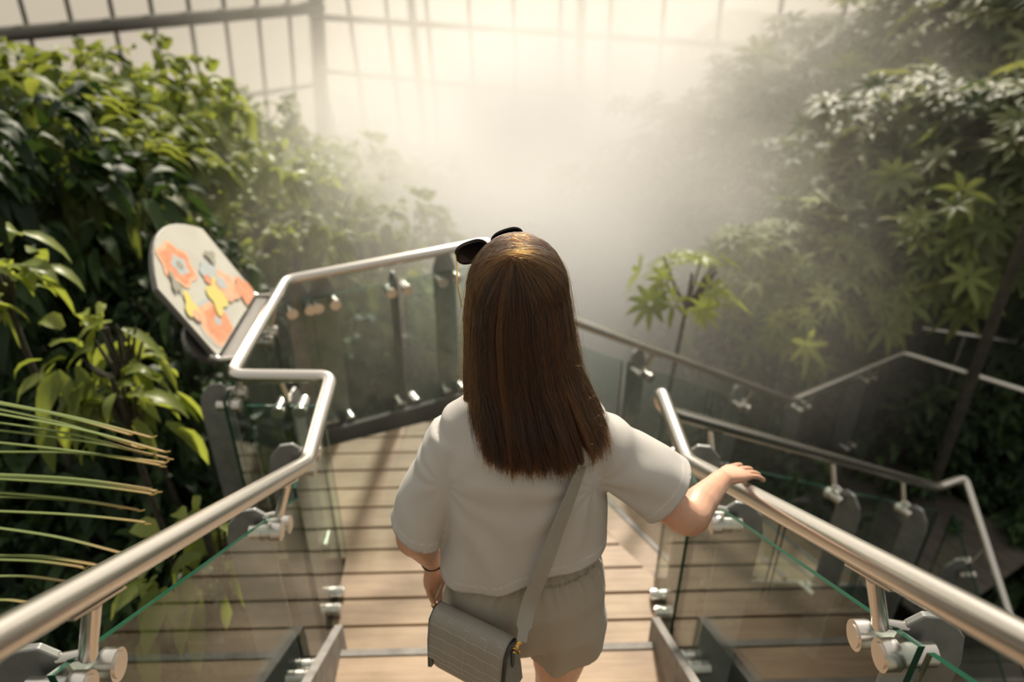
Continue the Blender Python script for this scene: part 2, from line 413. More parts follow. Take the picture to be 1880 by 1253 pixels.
# ------------------------------------------------------------------ railings
RR = 0.0245
def handrail(pts, root, name='handrail', bend=0.06, r=RR):
    return MB().tube(fillet(pts, bend), r, 20).build(name, M['steel'], root, smooth=True)
def glass(A, B, out, root, top=-0.15, bot=-1.04, off=0.062):
    A = Vector(A); B = Vector(B); out = Vector(out).normalized(); h = out * 0.006
    A = A + out * off; B = B + out * off; zt = Vector((0, 0, top)); zb = Vector((0, 0, bot))
    c = [A + zb, B + zb, B + zt, A + zt]
    V = [p - h for p in c] + [p + h for p in c]
    m = MB(); m.add(V[:], [(0, 1, 2, 3)]); m.add(V[:], [(4, 5, 6, 7)]); m.cur = 1
    m.add(V[:], [(j, (j + 1) % 4, 4 + (j + 1) % 4, 4 + j) for j in range(4)])
    return m.build('glass_panel', [M['glass'], M['glass_edge']], root)
def post(P, along, out, root, L=1.3, arm=True, zoff=0.0, low=-0.86, double=True, broad=False):
    P = Vector(P); out = Vector(out).normalized(); al = Vector((along[0], along[1], 0)).normalized()
    U = Vector((0, 0, 1)); slope = Vector(along).normalized()
    def q(o, z): return P + out * o + U * (z + zoff)
    o = [q(0.074, -L), q(0.205, -L), q(0.205, -0.24), q(0.190, -0.175), q(0.150, -0.125), q(0.105, -0.118), q(0.080, -0.14), q(0.074, -0.20)]
    if broad:                          # broad face along the rail
        o = [P + al * (a_ * 0.062) + out * 0.125 + U * z_ for a_, z_ in ((-1, -L), (1, -L), (1, -0.15), (0.6, -0.075), (0, -0.05), (-0.6, -0.075), (-1, -0.15))]
    f = MB().prism(o, out if broad else al, 0.02 if broad else 0.014).build('post', M['steel_dark'], root, bevel=0.003)
    for z in (-0.195, low):
        for sgn in ((-1, 1) if double else (0,)):
            c = P + slope * (0.043 * sgn) + out * 0.062 + U * z
            m = MB(); m.tube([c - out * 0.034, c - out * 0.008], 0.0275, 20); m.tube([c - out * 0.008, c + out * 0.055], 0.0215, 16)
            m.tube([c - out * 0.037, c - out * 0.034], 0.021, 20)
            m.build('glass_clamp', M['steel'], f, smooth=True, bevel=0)
    if arm:
        m = MB(); b = P - U * (RR + 0.002)
        m.prism([b - slope * 0.07 - out * 0.015, b + slope * 0.07 - out * 0.015, b + slope * 0.07 + out * 0.015, b - slope * 0.07 + out * 0.015], U, 0.005)
        m.tube([P - U * (RR + 0.004), P - U * 0.145 + out * 0.040], 0.0135, 16); m.tube([P - U * 0.138 + out * 0.036, P - U * 0.150 + out * 0.085], 0.009, 12)
        m.build('rail_bracket', M['steel'], f, smooth=True)
    return f
SL = 0.618
def onL(y): return Vector((-0.585, y, 0.95 + SL * (1.78 - y)))
def onR(y): return Vector((0.60, y, 0.95 + SL * (1.755 - y)))
# left railing: flight, jog, round to the far corner
rl = empty('glass_railing', (-0.65, 1.8, 0), 'steel handrail with glass panels on the left, zigzagging round the landing', 'railing')
A = onL(-0.5); B = Vector((-0.588, 1.782, 0.95)); Cc = Vector((-0.603, 2.272, 0.95)); D = Vector((-0.975, 2.29, 0.95)); E_ = Vector((-0.967, 3.10, 0.95)); G = Vector((-0.02, 3.53, 0.95))
handrail([A, B, Cc, D, E_, G, Vector((0.09, 3.08, 0.90)), Vector((0.16, 3.06, 0.85))], rl, bend=0.05)
X = Vector((-1, 0, 0))
glass(onL(-0.3), onL(0.66), X, rl); glass(onL(0.68), Vector((-0.585, 1.80, 0.95 - 0.01)), X, rl)
glass((-0.60, 1.835, 0.95), (-0.605, 2.22, 0.95), X, rl, bot=-1.02)
glass((-0.66, 2.30, 0.95), (-0.95, 2.31, 0.95), (0, 1, 0), rl, off=-0.0, bot=-1.02)
glass((-0.985, 2.34, 0.95), (-0.985, 3.06, 0.95), X, rl, bot=-1.02)
n1 = Vector((-0.414, 0.91, 0)).normalized()
glass(E_ + (G - E_) * 0.06, E_ + (G - E_) * 0.52, n1, rl, bot=-1.0); glass(E_ + (G - E_) * 0.56, E_ + (G - E_) * 0.97, n1, rl, bot=-1.0)
sl1 = (0, -1, SL)
for yy in (0.73, 1.57): post(onL(yy), sl1, X, rl)
post((-0.603, 2.03, 0.95), (0, 1, 0), X, rl, low=-0.93)
post((-0.80, 2.29, 0.95), (1, 0, 0), (0, 1, 0), rl, low=-0.93, zoff=-0.03)
post((-0.975, 2.42, 0.95), (0, 1, 0), X, rl, low=-0.93); post((-0.975, 2.92, 0.95), (0, 1, 0), X, rl, low=-0.93)
for t in (0.05, 0.17, 0.53, 0.80): post(E_ + (G - E_) * t, G - E_, n1, rl, low=-0.90, arm=False, broad=t != 0.53)
MB().prism([E_ + (G - E_) * 0.0 - Vector((0, 0, 0.90)), G - Vector((0, 0, 0.90)), G - Vector((0, 0, 1.12)), E_ - Vector((0, 0, 1.12))], n1, 0.03).build('kick_board', M['dark_frame'], rl)
# right railing: flight, landing, then down the second flight
rr = empty('glass_railing', (0.66, 1.8, 0), 'steel handrail with glass panels on the right, under the woman\'s hand', 'railing')
D2 = Vector((0.875, 0.485, -0.613))
A = onR(-0.5); B = Vector((0.60, 1.755, 0.95)); Cc = Vector((0.597, 2.135, 0.95)); N1 = Vector((0.61, 2.15, 0.86)); N2_ = N1 + D2 * 2.40
J = Vector((2.925, 3.40, -0.61))
handrail([A, B, Cc, Vector((0.60, 2.16, 0.885)), N1 + D2 * 0.06, N2_, J, J + Vector((0.0, -1.5, -0.93))], rr, bend=0.05)
X = Vector((1, 0, 0))
glass(onR(-0.3), onR(0.70), X, rr); glass(onR(0.72), Vector((0.60, 1.785, 0.94)), X, rr)
glass((0.60, 1.815, 0.95), (0.60, 2.10, 0.95), X, rr, bot=-1.02)
n2 = -p2
for s0, s1 in ((0.10, 0.80), (0.84, 1.62), (1.66, 2.36)): glass(N1 + D2 * s0, N1 + D2 * s1, n2, rr, bot=-1.02)
for yy in (0.79, 1.585): post(onR(yy), sl1, X, rr)
post((0.60, 1.98, 0.95), (0, 1, 0), X, rr, low=-0.93)
for s0 in (0.28, 1.20, 1.95): post(N1 + D2 * s0, D2, n2, rr)
glass(J + Vector((0, -0.1, -0.06)), J + Vector((0, -1.3, -0.80)), Vector((-1, 0, 0)), rr)
post(J + Vector((0, -0.35, -0.22)), (0, -1, -SL), Vector((-1, 0, 0)), rr); post(J + Vector((0, -1.1, -0.68)), (0, -1, -SL), Vector((-1, 0, 0)), rr)
# outer railing of the second flight
rf = empty('glass_railing', (0.12, 3.0, 0), 'hazy outer handrail running down the far side of the lower flight', 'railing')
Fs = Vector((0.115, 3.015, 0.87)); Fe = Fs + D2 * 2.22; K = Fe + Vector((0.875, 0.485, 0)) * 1.25
handrail([Fs, Fe, K, K + Vector((0.75, -0.55, -0.05))], rf)
for s0, s1 in ((0.05, 0.72), (0.76, 1.45), (1.49, 2.16)): glass(Fs + D2 * s0, Fs + D2 * s1, p2, rf, bot=-1.02)
for s0 in (0.15, 0.88, 1.80): post(Fs + D2 * s0, D2, p2, rf, broad=True)
glass(Fe + d2 * 0.05, Fe + d2 * 1.15, p2, rf, bot=-1.02)
post(Fe + d2 * 0.25, d2, p2, rf); post(Fe + d2 * 1.0, d2, p2, rf)
rg = empty('garden_handrail', (4.2, 4.6, -0.6), 'distant thin handrail among the dark leaves at the right edge', 'railing')
handrail([Vector((3.4, 4.95, -0.42)), Vector((5.6, 4.55, -0.62))], rg, r=0.022)
for t in (0.15, 0.8):
    P = Vector((3.4, 4.95, -0.42)).lerp(Vector((5.6, 4.55, -0.62)), t)
    MB().tube([P, (P.x, P.y, ground(P.x, P.y) - 0.1)], 0.018, 10).build('post', M['steel'], rg, smooth=True)

# ------------------------------------------------------------------ information board on the left railing
bd = empty('information_board', (-1.05, 2.68, 0.95), 'tilted plant information board with round orange flower prints, fixed to left handrail', 'sign')
BO = Vector((-1.065, 2.42, 0.95)); BU = Vector((0, 1, 0)); BV = Vector((-0.50, 0.05, 0.86)).normalized(); BN = BU.cross(BV).normalized()
if BN.x < 0: BN = -BN
W_, H_ = 0.54, 0.47
def bp_(u, v, n=0.0): return BO + BU * u + BV * v + BN * n
outl = [(0, 0), (W_, 0), (W_, 0.27)]
for i in range(0, 13):
    a = i / 12; outl.append((lerp(W_, 0, a) - 0.0 + 0.02 * sin(pi * a) * 0, 0.27 + 0.20 * (sin(pi * (0.12 + 0.80 * a)) ** 0.8)))
outl.append((0, 0.24))
MB().prism([bp_(u, v, -0.012) for u, v in outl], BN, 0.022).build('back_plate', M['board_edge'], bd, bevel=0.003)
m = MB(); mats = [M['board_face'], M['print_orange'], M['print_pale'], M['print_blue'], M['print_yellow'], M['print_grey']]
m.prism([bp_(u * 0.985 + 0.004, v * 0.985 + 0.003, 0.001) for u, v in outl], BN, 0.003)
lay = [0.0030]
def blob(u, v, r, c, pet=0, amp=0.0, sx=1.0, rot=0.0):
    lay[0] += 0.0004; m.cur = c; P = []
    for i in range(40):
        a = 2 * pi * i / 40; q = r * (1 + amp * cos(pet * a)); x = q * cos(a) * sx; y = q * sin(a)
        uu = u + x * cos(rot) - y * sin(rot); vv = v + x * sin(rot) + y * cos(rot)
        P.append(bp_(min(max(uu, 0.008), W_ - 0.008), max(vv, 0.008), lay[0]))
    m.add(P, [tuple(range(40))])
blob(0.14, 0.07, 0.115, 3); blob(0.14, 0.07, 0.10, 2, 7, 0.05); blob(0.15, 0.065, 0.078, 1, 7, 0.06); blob(0.16, 0.08, 0.02, 3)
blob(0.20, 0.34, 0.095, 2, 6, 0.10); blob(0.205, 0.34, 0.078, 1, 6, 0.12); blob(0.21, 0.33, 0.042, 3, 5, 0.15); blob(0.21, 0.33, 0.02, 5)
blob(0.34, 0.22, 0.055, 3, 5, 0.1); blob(0.30, 0.21, 0.022, 1)
blob(0.27, 0.14, 0.05, 4, 4, 0.25, 1.6, 0.6); blob(0.38, 0.13, 0.07, 2, 5, 0.12); blob(0.47, 0.05, 0.065, 1, 5, 0.15); blob(0.36, 0.16, 0.03, 3)
blob(0.08, 0.20, 0.035, 4, 3, 0.3, 1.5, 1.0); blob(0.07, 0.16, 0.025, 2); blob(0.43, 0.26, 0.03, 5, 3, 0.3); blob(0.10, 0.30, 0.02, 5, 3, 0.4, 2.0, 1.1)
m.build('printed_panel', mats, bd)
for u in (0.0, W_):
    MB().tube(fillet([bp_(u, 0.02, -0.02), bp_(u, -0.01, 0.0), Vector((-0.985, BO.y + u + (0.0), 0.945))], 0.01), 0.010, 10).build('support_arm', M['steel'], bd, smooth=True)
MB().prism([BO + Vector((0.004, 0.01, -0.012)), BO + Vector((0.004, W_ - 0.01, -0.012)), BO + Vector((0.055, W_ - 0.01, -0.014)), BO + Vector((0.055, 0.01, -0.014))], (0, 0, 1), 0.006).build('mounting_plate', M['board_edge'], bd)
oo = [Vector((-1.09 - 0.12 * cos(a) - 0.05, 2.43 + 0.0, 0.95 - 0.06 - 0.10 * sin(a))) for a in [pi * i / 12 for i in range(13)]]
MB().prism([bp_(-0.02 + 0.16 * (1 - cos(a)), 0.08 + 0.11 * sin(a) - 0.05 * (1 - cos(a)), -0.06) for a in [2 * pi * i / 24 for i in range(24)]], BN, 0.02).build('rear_bracket', M['board_edge'], bd)
#SECTION3

# ------------------------------------------------------------------ planting
def rot_to(Dv, Nv):
    Dv = Dv / np.linalg.norm(Dv, axis=1, keepdims=True)
    Nv = Nv - Dv * (Nv * Dv).sum(1, keepdims=True); Nv = Nv / (np.linalg.norm(Nv, axis=1, keepdims=True) + 1e-9)
    return Dv, Nv, np.cross(Dv, Nv)
def leaves_mesh(name, P, Dv, Nv, L, Wd, droop, var, material, shape=0.45, rows=5):
    n = len(P); Dv, Nv, Sv = rot_to(Dv, Nv); V = np.zeros((n, rows, 3, 3))
    for r in range(rows):
        t = r / (rows - 1)
        wd = (sin(pi * min(1, (t + 0.03) ** (shape * 1.6))) ** 0.8 if t < 1 else 0.0)
        c = P + Dv * (L * t)[:, None] * (1 - 0.25 * t * t * droop)[:, None]
        c[:, 2] -= L * droop * 0.55 * t * t
        for k, sx in enumerate((-1, 0, 1)):
            V[:, r, k] = c + Sv * (Wd * 0.5 * wd * sx)[:, None] + Nv * (abs(sx) * 0.18 * Wd * wd)[:, None]
    V = V.reshape(-1, 3)
    base = np.arange(n)[:, None] * rows * 3; q = []
    for r in range(rows - 1):
        for k in range(2): q.append([r * 3 + k, r * 3 + k + 1, (r + 1) * 3 + k + 1, (r + 1) * 3 + k])
    Q = (base[:, :, None] + np.array(q)[None]).reshape(-1, 4)
    me = bpy.data.meshes.new(name)
    me.vertices.add(len(V)); me.vertices.foreach_set('co', V.ravel())
    me.loops.add(Q.size); me.loops.foreach_set('vertex_index', Q.ravel().astype(np.int32))
    me.polygons.add(len(Q)); me.polygons.foreach_set('loop_start', np.arange(0, Q.size, 4, dtype=np.int32))
    me.polygons.foreach_set('use_smooth', np.ones(len(Q), dtype=bool))
    a = me.attributes.new('leafvar', 'FLOAT', 'POINT'); a.data.foreach_set('value', np.repeat(var, rows * 3).astype(np.float32))
    me.materials.append(material); me.update(calc_edges=True); me.validate()
    return me
def unit(v): return v / (np.linalg.norm(v, axis=-1, keepdims=True) + 1e-9)
def crown(kind, R, n_cl, seed, flat=0.8):
    g = np.random.default_rng(seed)
    d = unit(g.normal(size=(n_cl, 3))); d[:, 2] = np.where(d[:, 2] < -0.45, -d[:, 2], d[:, 2])
    rad = R * (0.55 + 0.45 * g.random(n_cl) ** 0.5)
    lump = 1 + 0.34 * np.sin(d[:, 0] * 5 + seed) * np.cos(d[:, 1] * 4 + seed * 2) + 0.12 * np.sin(d[:, 2] * 9)
    C = d * (rad * lump)[:, None]; C[:, 2] *= flat
    P = []; Dv = []; Nv = []; L = []; Wd = []; var = []
    for i in range(n_cl):
        ax = unit(d[i] * 0.8 + np.array([0, 0, 0.55]) + g.normal(size=3) * 0.25)
        clv = g.random()
        if kind == 'whorl':
            n = g.integers(6, 10); u = unit(np.cross(ax, [0.3, 0.9, 0.1])); v = np.cross(ax, u); ph = g.random() * 6
            l = g.uniform(0.16, 0.27)
            for k in range(n):
                a = 2 * pi * k / n + ph; r = u * cos(a) + v * sin(a)
                P.append(C[i] + r * 0.015); Dv.append(r + ax * 0.28); Nv.append(ax); L.append(l * g.uniform(.85, 1.1)); Wd.append(l * 0.25); var.append(min(1, max(0, clv + g.normal() * .12)))
        elif kind == 'droop':
            n = g.integers(5, 9)
            for k in range(n):
                r = unit(d[i] * 0.7 + g.normal(size=3) * 0.6 + np.array([0, 0, -0.35])); l = g.uniform(0.17, 0.31)
                P.append(C[i] + g.normal(size=3) * 0.05); Dv.append(r); Nv.append(unit(np.array([0, 0, 1]) + g.normal(size=3) * 0.3)); L.append(l); Wd.append(l * g.uniform(.3, .42)); var.append(min(1, max(0, clv + g.normal() * .15)))
        else:                          # small tufted undergrowth
            n = g.integers(6, 11)
            for k in range(n):
                r = unit(ax + g.normal(size=3) * 0.8); l = g.uniform(0.10, 0.26)
                P.append(C[i]); Dv.append(r); Nv.append(unit(np.array([0, 0, 1]) + g.normal(size=3) * 0.3)); L.append(l); Wd.append(l * g.uniform(.2, .4)); var.append(g.random())
    L = np.array(L) * (0.72 if R < 0.5 else 1.0); Wd = np.array(Wd) * (0.72 if R < 0.5 else 1.0)
    dr = np.full(len(L), {'whorl': 0.45, 'droop': 1.0, 'tuft': 0.7}[kind])
    return np.array(P), np.array(Dv), np.array(Nv), L, np.array(Wd), dr, np.array(var)
PROTO = {}
def proto(kind, mt, seed, R=0.9, n=330):
    key = (kind, mt, seed, n, R)
    if key not in PROTO: PROTO[key] = leaves_mesh('foliage', *crown(kind, R, n, seed), M[mt])
    return PROTO[key]
def stems_mesh(h, seed, R=0.9, base_r=0.045):
    base_r = 0.045 if R > 0.5 else 0.022
    g = random.Random(seed); m = MB()
    top = Vector((0, 0, 0))
    m.tube(smooth_path([(g.uniform(-.25, .25), g.uniform(-.25, .25), -h), (g.uniform(-.12, .12), g.uniform(-.12, .12), -h * 0.5), (0, 0, -0.35 * R), (0, 0, 0.1)], 5), [base_r * (1 - 0.045 * i) for i in range(16)], 7)
    for i in range(11):
        a = g.uniform(0, 6.28); e = g.uniform(0.1, 1.2); q = Vector((cos(a) * cos(e), sin(a) * cos(e), sin(e) * 0.8)) * R * g.uniform(0.7, 0.95)
        m.tube(smooth_path([(0, 0, -0.4 * R), q * 0.45 + Vector((0, 0, -0.1)), q], 4), [0.016 - 0.0014 * j for j in range(9)], 5)
    return m
CAMR = Matrix.Rotation(radians(-1.66), 3, 'Z') @ Matrix.Rotation(radians(59.5), 3, 'X')
def spot(px, py, d):                   # the place in the hall seen in that direction at that distance
    return Vector((0, 0, 2.43)) + CAMR @ Vector(((px - 940) / 1337 * d, -(py - 626.5) / 1337 * d, -d))
CNT = [0]
def plant(name, cat, group, label, kind, mt, loc, s=1.0, n=330, stem=True, seed=None):
    small = s < 0.5; Rr = 0.9
    if small: Rr = 0.9 * s; n = max(7, int(n * s * s * (1.3 if kind == 'droop' else 0.55))); s = 1.0
    CNT[0] += 1; sd = seed or 1 + CNT[0] % 3
    g = ground(loc.x, loc.y)
    root = empty(name, loc, label, cat, group)
    o = bpy.data.objects.new('foliage', proto(kind, mt, sd, R=Rr, n=n)); link(o, root)
    o.scale = (s, s, s); o.rotation_euler = (0, 0, (CNT[0] * 2.1) % 6.28)
    if stem:
        st = stems_mesh(max(0.5, loc.z - g + 0.1), CNT[0], R=Rr).build('stem', M['bark'], root); 
        st.matrix_parent_inverse = Matrix.Identity(4)
        st.scale = (1, 1, 1)
    return root
GL = 'drooping lime shrubs on the left bank'; GR = 'umbrella trees on the right slope'; GU = 'dark undergrowth below the stairs'
LEFT = [  # px, py, distance, scale, material, label
 (40, 330, 4.9, 1.05, 'leaf_green', 'big dark green shrub filling the upper left corner'),
 (215, 300, 5.8, 0.95, 'leaf_green', 'sunlit bush whose top reaches the thick greenhouse bar at left'),
 (-40, 430, 4.0, 0.95, 'leaf_dark', 'shadowed shrub cut by the left frame edge halfway up'),
 (150, 400, 4.8, 0.95, 'leaf_green', 'bush with lit leaf tips left of the information board'),
 (300, 340, 5.8, 0.95, 'leaf_lime', 'lime drooping bush just above the information board'),
 (420, 330, 7.4, 1.0, 'leaf_green', 'rounded green bush against the greenhouse glass, above and right of the board'),
 (480, 430, 6.0, 0.9, 'leaf_lime', 'bright lime bush with hanging leaves right of the board top'),
 (620, 440, 7.2, 1.0, 'leaf_lime', 'pale lime bush behind the long far handrail'),
 (740, 420, 8.6, 1.0, 'leaf_lime', 'hazy rounded bush nearest the bright mist, left of the head'),
 (560, 520, 5.4, 0.75, 'leaf_green', 'green bush showing just under the upper left handrail corner'),
 (700, 560, 5.6, 0.85, 'leaf_green', 'green bush seen through the far glass panel'),
 (770, 640, 6.2, 0.8, 'leaf_green', 'lower bush seen through glass beside the far dark post'),
 (640, 700, 5.2, 0.8, 'leaf_dark', 'dark bush low behind the far glass panels'),
 (212, 650, 3.1, 0.19, 'leaf_lime', 'small bright drooping leaf cluster below the information board'),
 (222, 745, 3.05, 0.13, 'leaf_lime', 'lowest bright drooping leaf cluster above the palm leaflets'),
 (0, 520, 3.0, 0.13, 'leaf_lime', 'yellow green leaf cluster at the left edge above the palm leaflets'),
 (330, 610, 4.3, 0.6, 'leaf_dark', 'dark foliage tucked under the information board'),
 (60, 690, 4.4, 0.75, 'leaf_dark', 'dark foliage behind the palm leaflet bases'),
 (310, 800, 4.2, 0.75, 'leaf_dark', 'dark shrub left of the zigzag corner of the handrail'),
 (395, 1020, 2.7, 0.17, 'leaf_lime', 'lime leaf cluster seen under the left handrail through the glass'),
 (330, 330, 9.0, 1.3, 'leaf_green', 'green bush at the foot of the slanting glass wall'),
 (600, 400, 10.5, 1.3, 'leaf_lime', 'pale hazy bush under the corner post of the greenhouse'),
 (880, 470, 10.0, 1.2, 'leaf_green', 'misty bush directly beyond the top of the head'),
 (1010, 520, 8.5, 1.0, 'leaf_green', 'misty low bush just right of the crown of the head'),
 (120, 900, 4.1, 0.75, 'leaf_dark', 'nearly black shrub behind the middle palm leaflets'),
]
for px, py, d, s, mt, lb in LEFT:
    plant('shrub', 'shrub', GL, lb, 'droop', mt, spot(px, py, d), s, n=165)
RIGHT = [
 (1150, 430, 8.6, 1.1, 'leaf_grey', 'faint misty umbrella tree right beside the bright glow'),
 (1280, 330, 8.6, 1.2, 'leaf_grey', 'misty umbrella tree high in the haze, second from the glow'),
 (1410, 250, 8.6, 1.25, 'leaf_grey', 'hazy umbrella tree in the middle of the sloping skyline'),
 (1540, 200, 9.0, 1.4, 'leaf_grey', 'umbrella tree on the skyline where haze thins'),
 (1690, 130, 8.0, 1.25, 'leaf_grey', 'tall umbrella tree near the upper right with pale leaf stars'),
 (1840, 110, 7.0, 1.15, 'leaf_grey', 'clear umbrella tree filling the upper right corner'),
 (1180, 600, 8.0, 1.1, 'leaf_green', 'soft green umbrella tree just right of the hair'),
 (1330, 480, 8.0, 1.1, 'leaf_green', 'green umbrella tree in mid slope behind the sunlit sprig'),
 (1480, 400, 7.2, 1.05, 'leaf_grey', 'umbrella tree in mid slope with silvery leaves'),
 (1620, 330, 6.6, 1.0, 'leaf_grey', 'silvery umbrella tree below the tall one'),
 (1760, 310, 6.0, 0.95, 'leaf_grey', 'sharp silvery umbrella tree near the right edge'),
 (1900, 330, 5.4, 0.95, 'leaf_grey', 'umbrella tree cut by the right frame edge'),
 (1440, 540, 6.0, 0.8, 'leaf_green', 'soft green umbrella tree above the V-shaped corner of the distant handrail'),
 (1580, 500, 6.2, 0.9, 'leaf_grey', 'umbrella tree above the distant rising handrail'),
 (1730, 480, 5.8, 0.9, 'leaf_green', 'green umbrella tree with broad leaf stars above the thin garden handrail'),
 (1870, 540, 6.2, 0.9, 'leaf_dark', 'dark green umbrella tree at the right edge'),
 (1300, 640, 6.6, 0.8, 'leaf_dark', 'dark umbrella tree just above the outer stair handrail'),
 (1540, 640, 7.0, 0.9, 'leaf_dark', 'dark umbrella tree behind the handrail elbow'),
 (1740, 640, 6.8, 0.9, 'leaf_dark', 'dark umbrella tree behind the thin garden handrail'),
 (1265, 530, 4.5, 0.34, 'leaf_lime', 'small sunlit sprig of bright leaf stars, right of the head'),
]
for px, py, d, s, mt, lb in RIGHT:
    plant('umbrella_tree', 'tree', GR, lb, 'whorl', mt, spot(px, py, d), s, n=210 if s > 0.5 else 270)
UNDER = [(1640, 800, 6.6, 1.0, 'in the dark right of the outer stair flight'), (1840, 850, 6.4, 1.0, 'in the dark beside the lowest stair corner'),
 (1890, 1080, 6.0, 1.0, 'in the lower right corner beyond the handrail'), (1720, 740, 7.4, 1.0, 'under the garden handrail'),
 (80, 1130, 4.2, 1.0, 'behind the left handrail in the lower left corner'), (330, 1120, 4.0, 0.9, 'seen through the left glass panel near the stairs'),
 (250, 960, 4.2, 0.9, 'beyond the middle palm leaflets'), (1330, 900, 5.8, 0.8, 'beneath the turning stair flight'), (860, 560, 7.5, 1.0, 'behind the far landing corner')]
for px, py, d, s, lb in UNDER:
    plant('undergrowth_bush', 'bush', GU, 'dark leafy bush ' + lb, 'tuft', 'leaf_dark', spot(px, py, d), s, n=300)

# low leafy ground cover over both banks
g_ = np.random.default_rng(3); n_ = 14000; P_ = np.stack([g_.uniform(-7.5, 10, n_), g_.uniform(-1.5, 11, n_), np.zeros(n_)], 1)
P_ = P_[(np.abs(P_[:, 0]) > 1.4) | (P_[:, 1] > 4)]; P_ = P_[~((P_[:, 0] > 0.5) & (P_[:, 0] < 4.8) & (P_[:, 1] < 5.2) & (P_[:, 1] > 0.8))]
P_[:, 2] = [ground(a, b) - 0.02 for a, b, c in P_]; n_ = len(P_)
D_ = g_.normal(size=(n_, 3)) * np.array([1, 1, 0.4]) + np.array([0, 0, 0.7]); N_ = g_.normal(size=(n_, 3)) * 0.4 + np.array([0, 0, 1.0])
L_ = g_.uniform(0.18, 0.42, n_)
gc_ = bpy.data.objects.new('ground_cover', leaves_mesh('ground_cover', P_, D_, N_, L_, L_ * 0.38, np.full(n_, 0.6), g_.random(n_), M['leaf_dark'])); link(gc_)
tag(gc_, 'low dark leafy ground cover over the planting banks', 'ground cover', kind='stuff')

# palm leaflets reaching in from the left
pr = empty('palm_plant', (-2.35, 1.9, 1.0), 'palm with long thin yellow green leaflets reaching in from the left edge', 'palm')
tips = [(262, 800, 0), (285, 826, 0), (290, 838, 0), (278, 852, 0), (240, 818, 0), (285, 848, 0), (225, 795, 0), (258, 832, 0),
        (270, 900, 1), (262, 905, 1), (240, 935, 1), (250, 958, 1), (205, 930, 1), (262, 897, 1), (208, 1013, 2), (165, 1037, 2), (140, 1041, 2), (112, 1068, 2), (60, 1110, 2), (160, 1035, 2)]
y0s = [735, 758, 790, 812, 748, 832, 738, 775, 875, 880, 905, 940, 915, 872, 968, 1022, 1030, 1062, 1108, 1024]
for (tx, ty, gq), y0 in zip(tips, y0s):
    d = random.uniform(1.86, 2.0); A = spot(-60, y0 + (y0 - ty) * 0.10, d + 0.05); T = spot(tx, ty, d - 0.02)
    far = A + (A - T) * 0.45 + Vector((0, 0, -0.02)); far.x = max(far.x, -2.32)
    mid = A.lerp(T, 0.6) + Vector((0, 0, 0.008 + 0.010 * random.random()))
    hook = T + Vector((0.02, -0.005, -0.004)); hook2 = hook + Vector((0.02, 0, random.uniform(-0.004, 0.012)))
    path = smooth_path([far, A, mid, T, hook, hook2], 7); n = len(path); m = MB(); m_v = []
    for i, p in enumerate(path):
        t = i / (n - 1); wd = 0.0075 * (min(1, 0.4 + t * 3)) * (1 - t ** 6 * 0.9) if t < 0.72 else 0.0065 * (1 - (t - 0.72) / 0.28) ** 0.7 + 0.0006
        T_ = (path[min(i + 1, n - 1)] - path[max(i - 1, 0)]).normalized(); sd = T_.cross(Vector((0, 0.5, 0.85))).normalized(); up = sd.cross(T_)
        m_v += [p - sd * wd + up * 0.002, p - up * 0.002, p + sd * wd + up * 0.002]
    m.add(m_v, [(i * 3 + k, i * 3 + k + 1, (i + 1) * 3 + k + 1, (i + 1) * 3 + k) for i in range(n - 1) for k in (0, 1)])
    o = m.build('leaflet', M['leaf_palm'], pr, smooth=True)
    a = o.data.attributes.new('leafvar', 'FLOAT', 'POINT')
    a.data.foreach_set('value', np.clip((np.array([v.co.x for v in o.data.vertices]) - (T.x - 0.13)) / 0.12, 0, 1).astype(np.float32))
MB().tube(smooth_path([(-2.4, 1.95, ground(-2.4, 1.95) - 0.1), (-2.38, 1.95, 0.2), (-2.3, 1.95, 1.0), (-2.3, 1.95, 1.55), (-2.25, 1.9, 1.8)], 5), [0.06, 0.05] + [0.03] * 18 + [0.01], 8).build('stalk', M['bark'], pr, smooth=True)
# bare twigs and a second palm at the upper right corner
pq = empty('palm_plant', (3.75, 4.2, 2.2), 'dark spiky palm leaf tip poking into the upper right corner', 'palm')
for i in range(9):
    A = spot(1960, -40, 4.0); T = spot(1835 + i * 9, -8 + i * 7.5, 3.9)
    MB().tube([A, A.lerp(T, .5) + Vector((0, 0, .01)), T], [0.008, 0.008, 0.001], 5, flat=0.2).build('leaflet', M['leaf_dark'], pq)
_st = spot(1960, -40, 4.0)
MB().tube([_st, (_st.x + 0.3, _st.y, _st.z - 0.3), (_st.x + 0.35, _st.y, ground(_st.x + 0.35, _st.y))], [0.015, 0.03, 0.05], 8).build('stalk', M['bark'], pq)

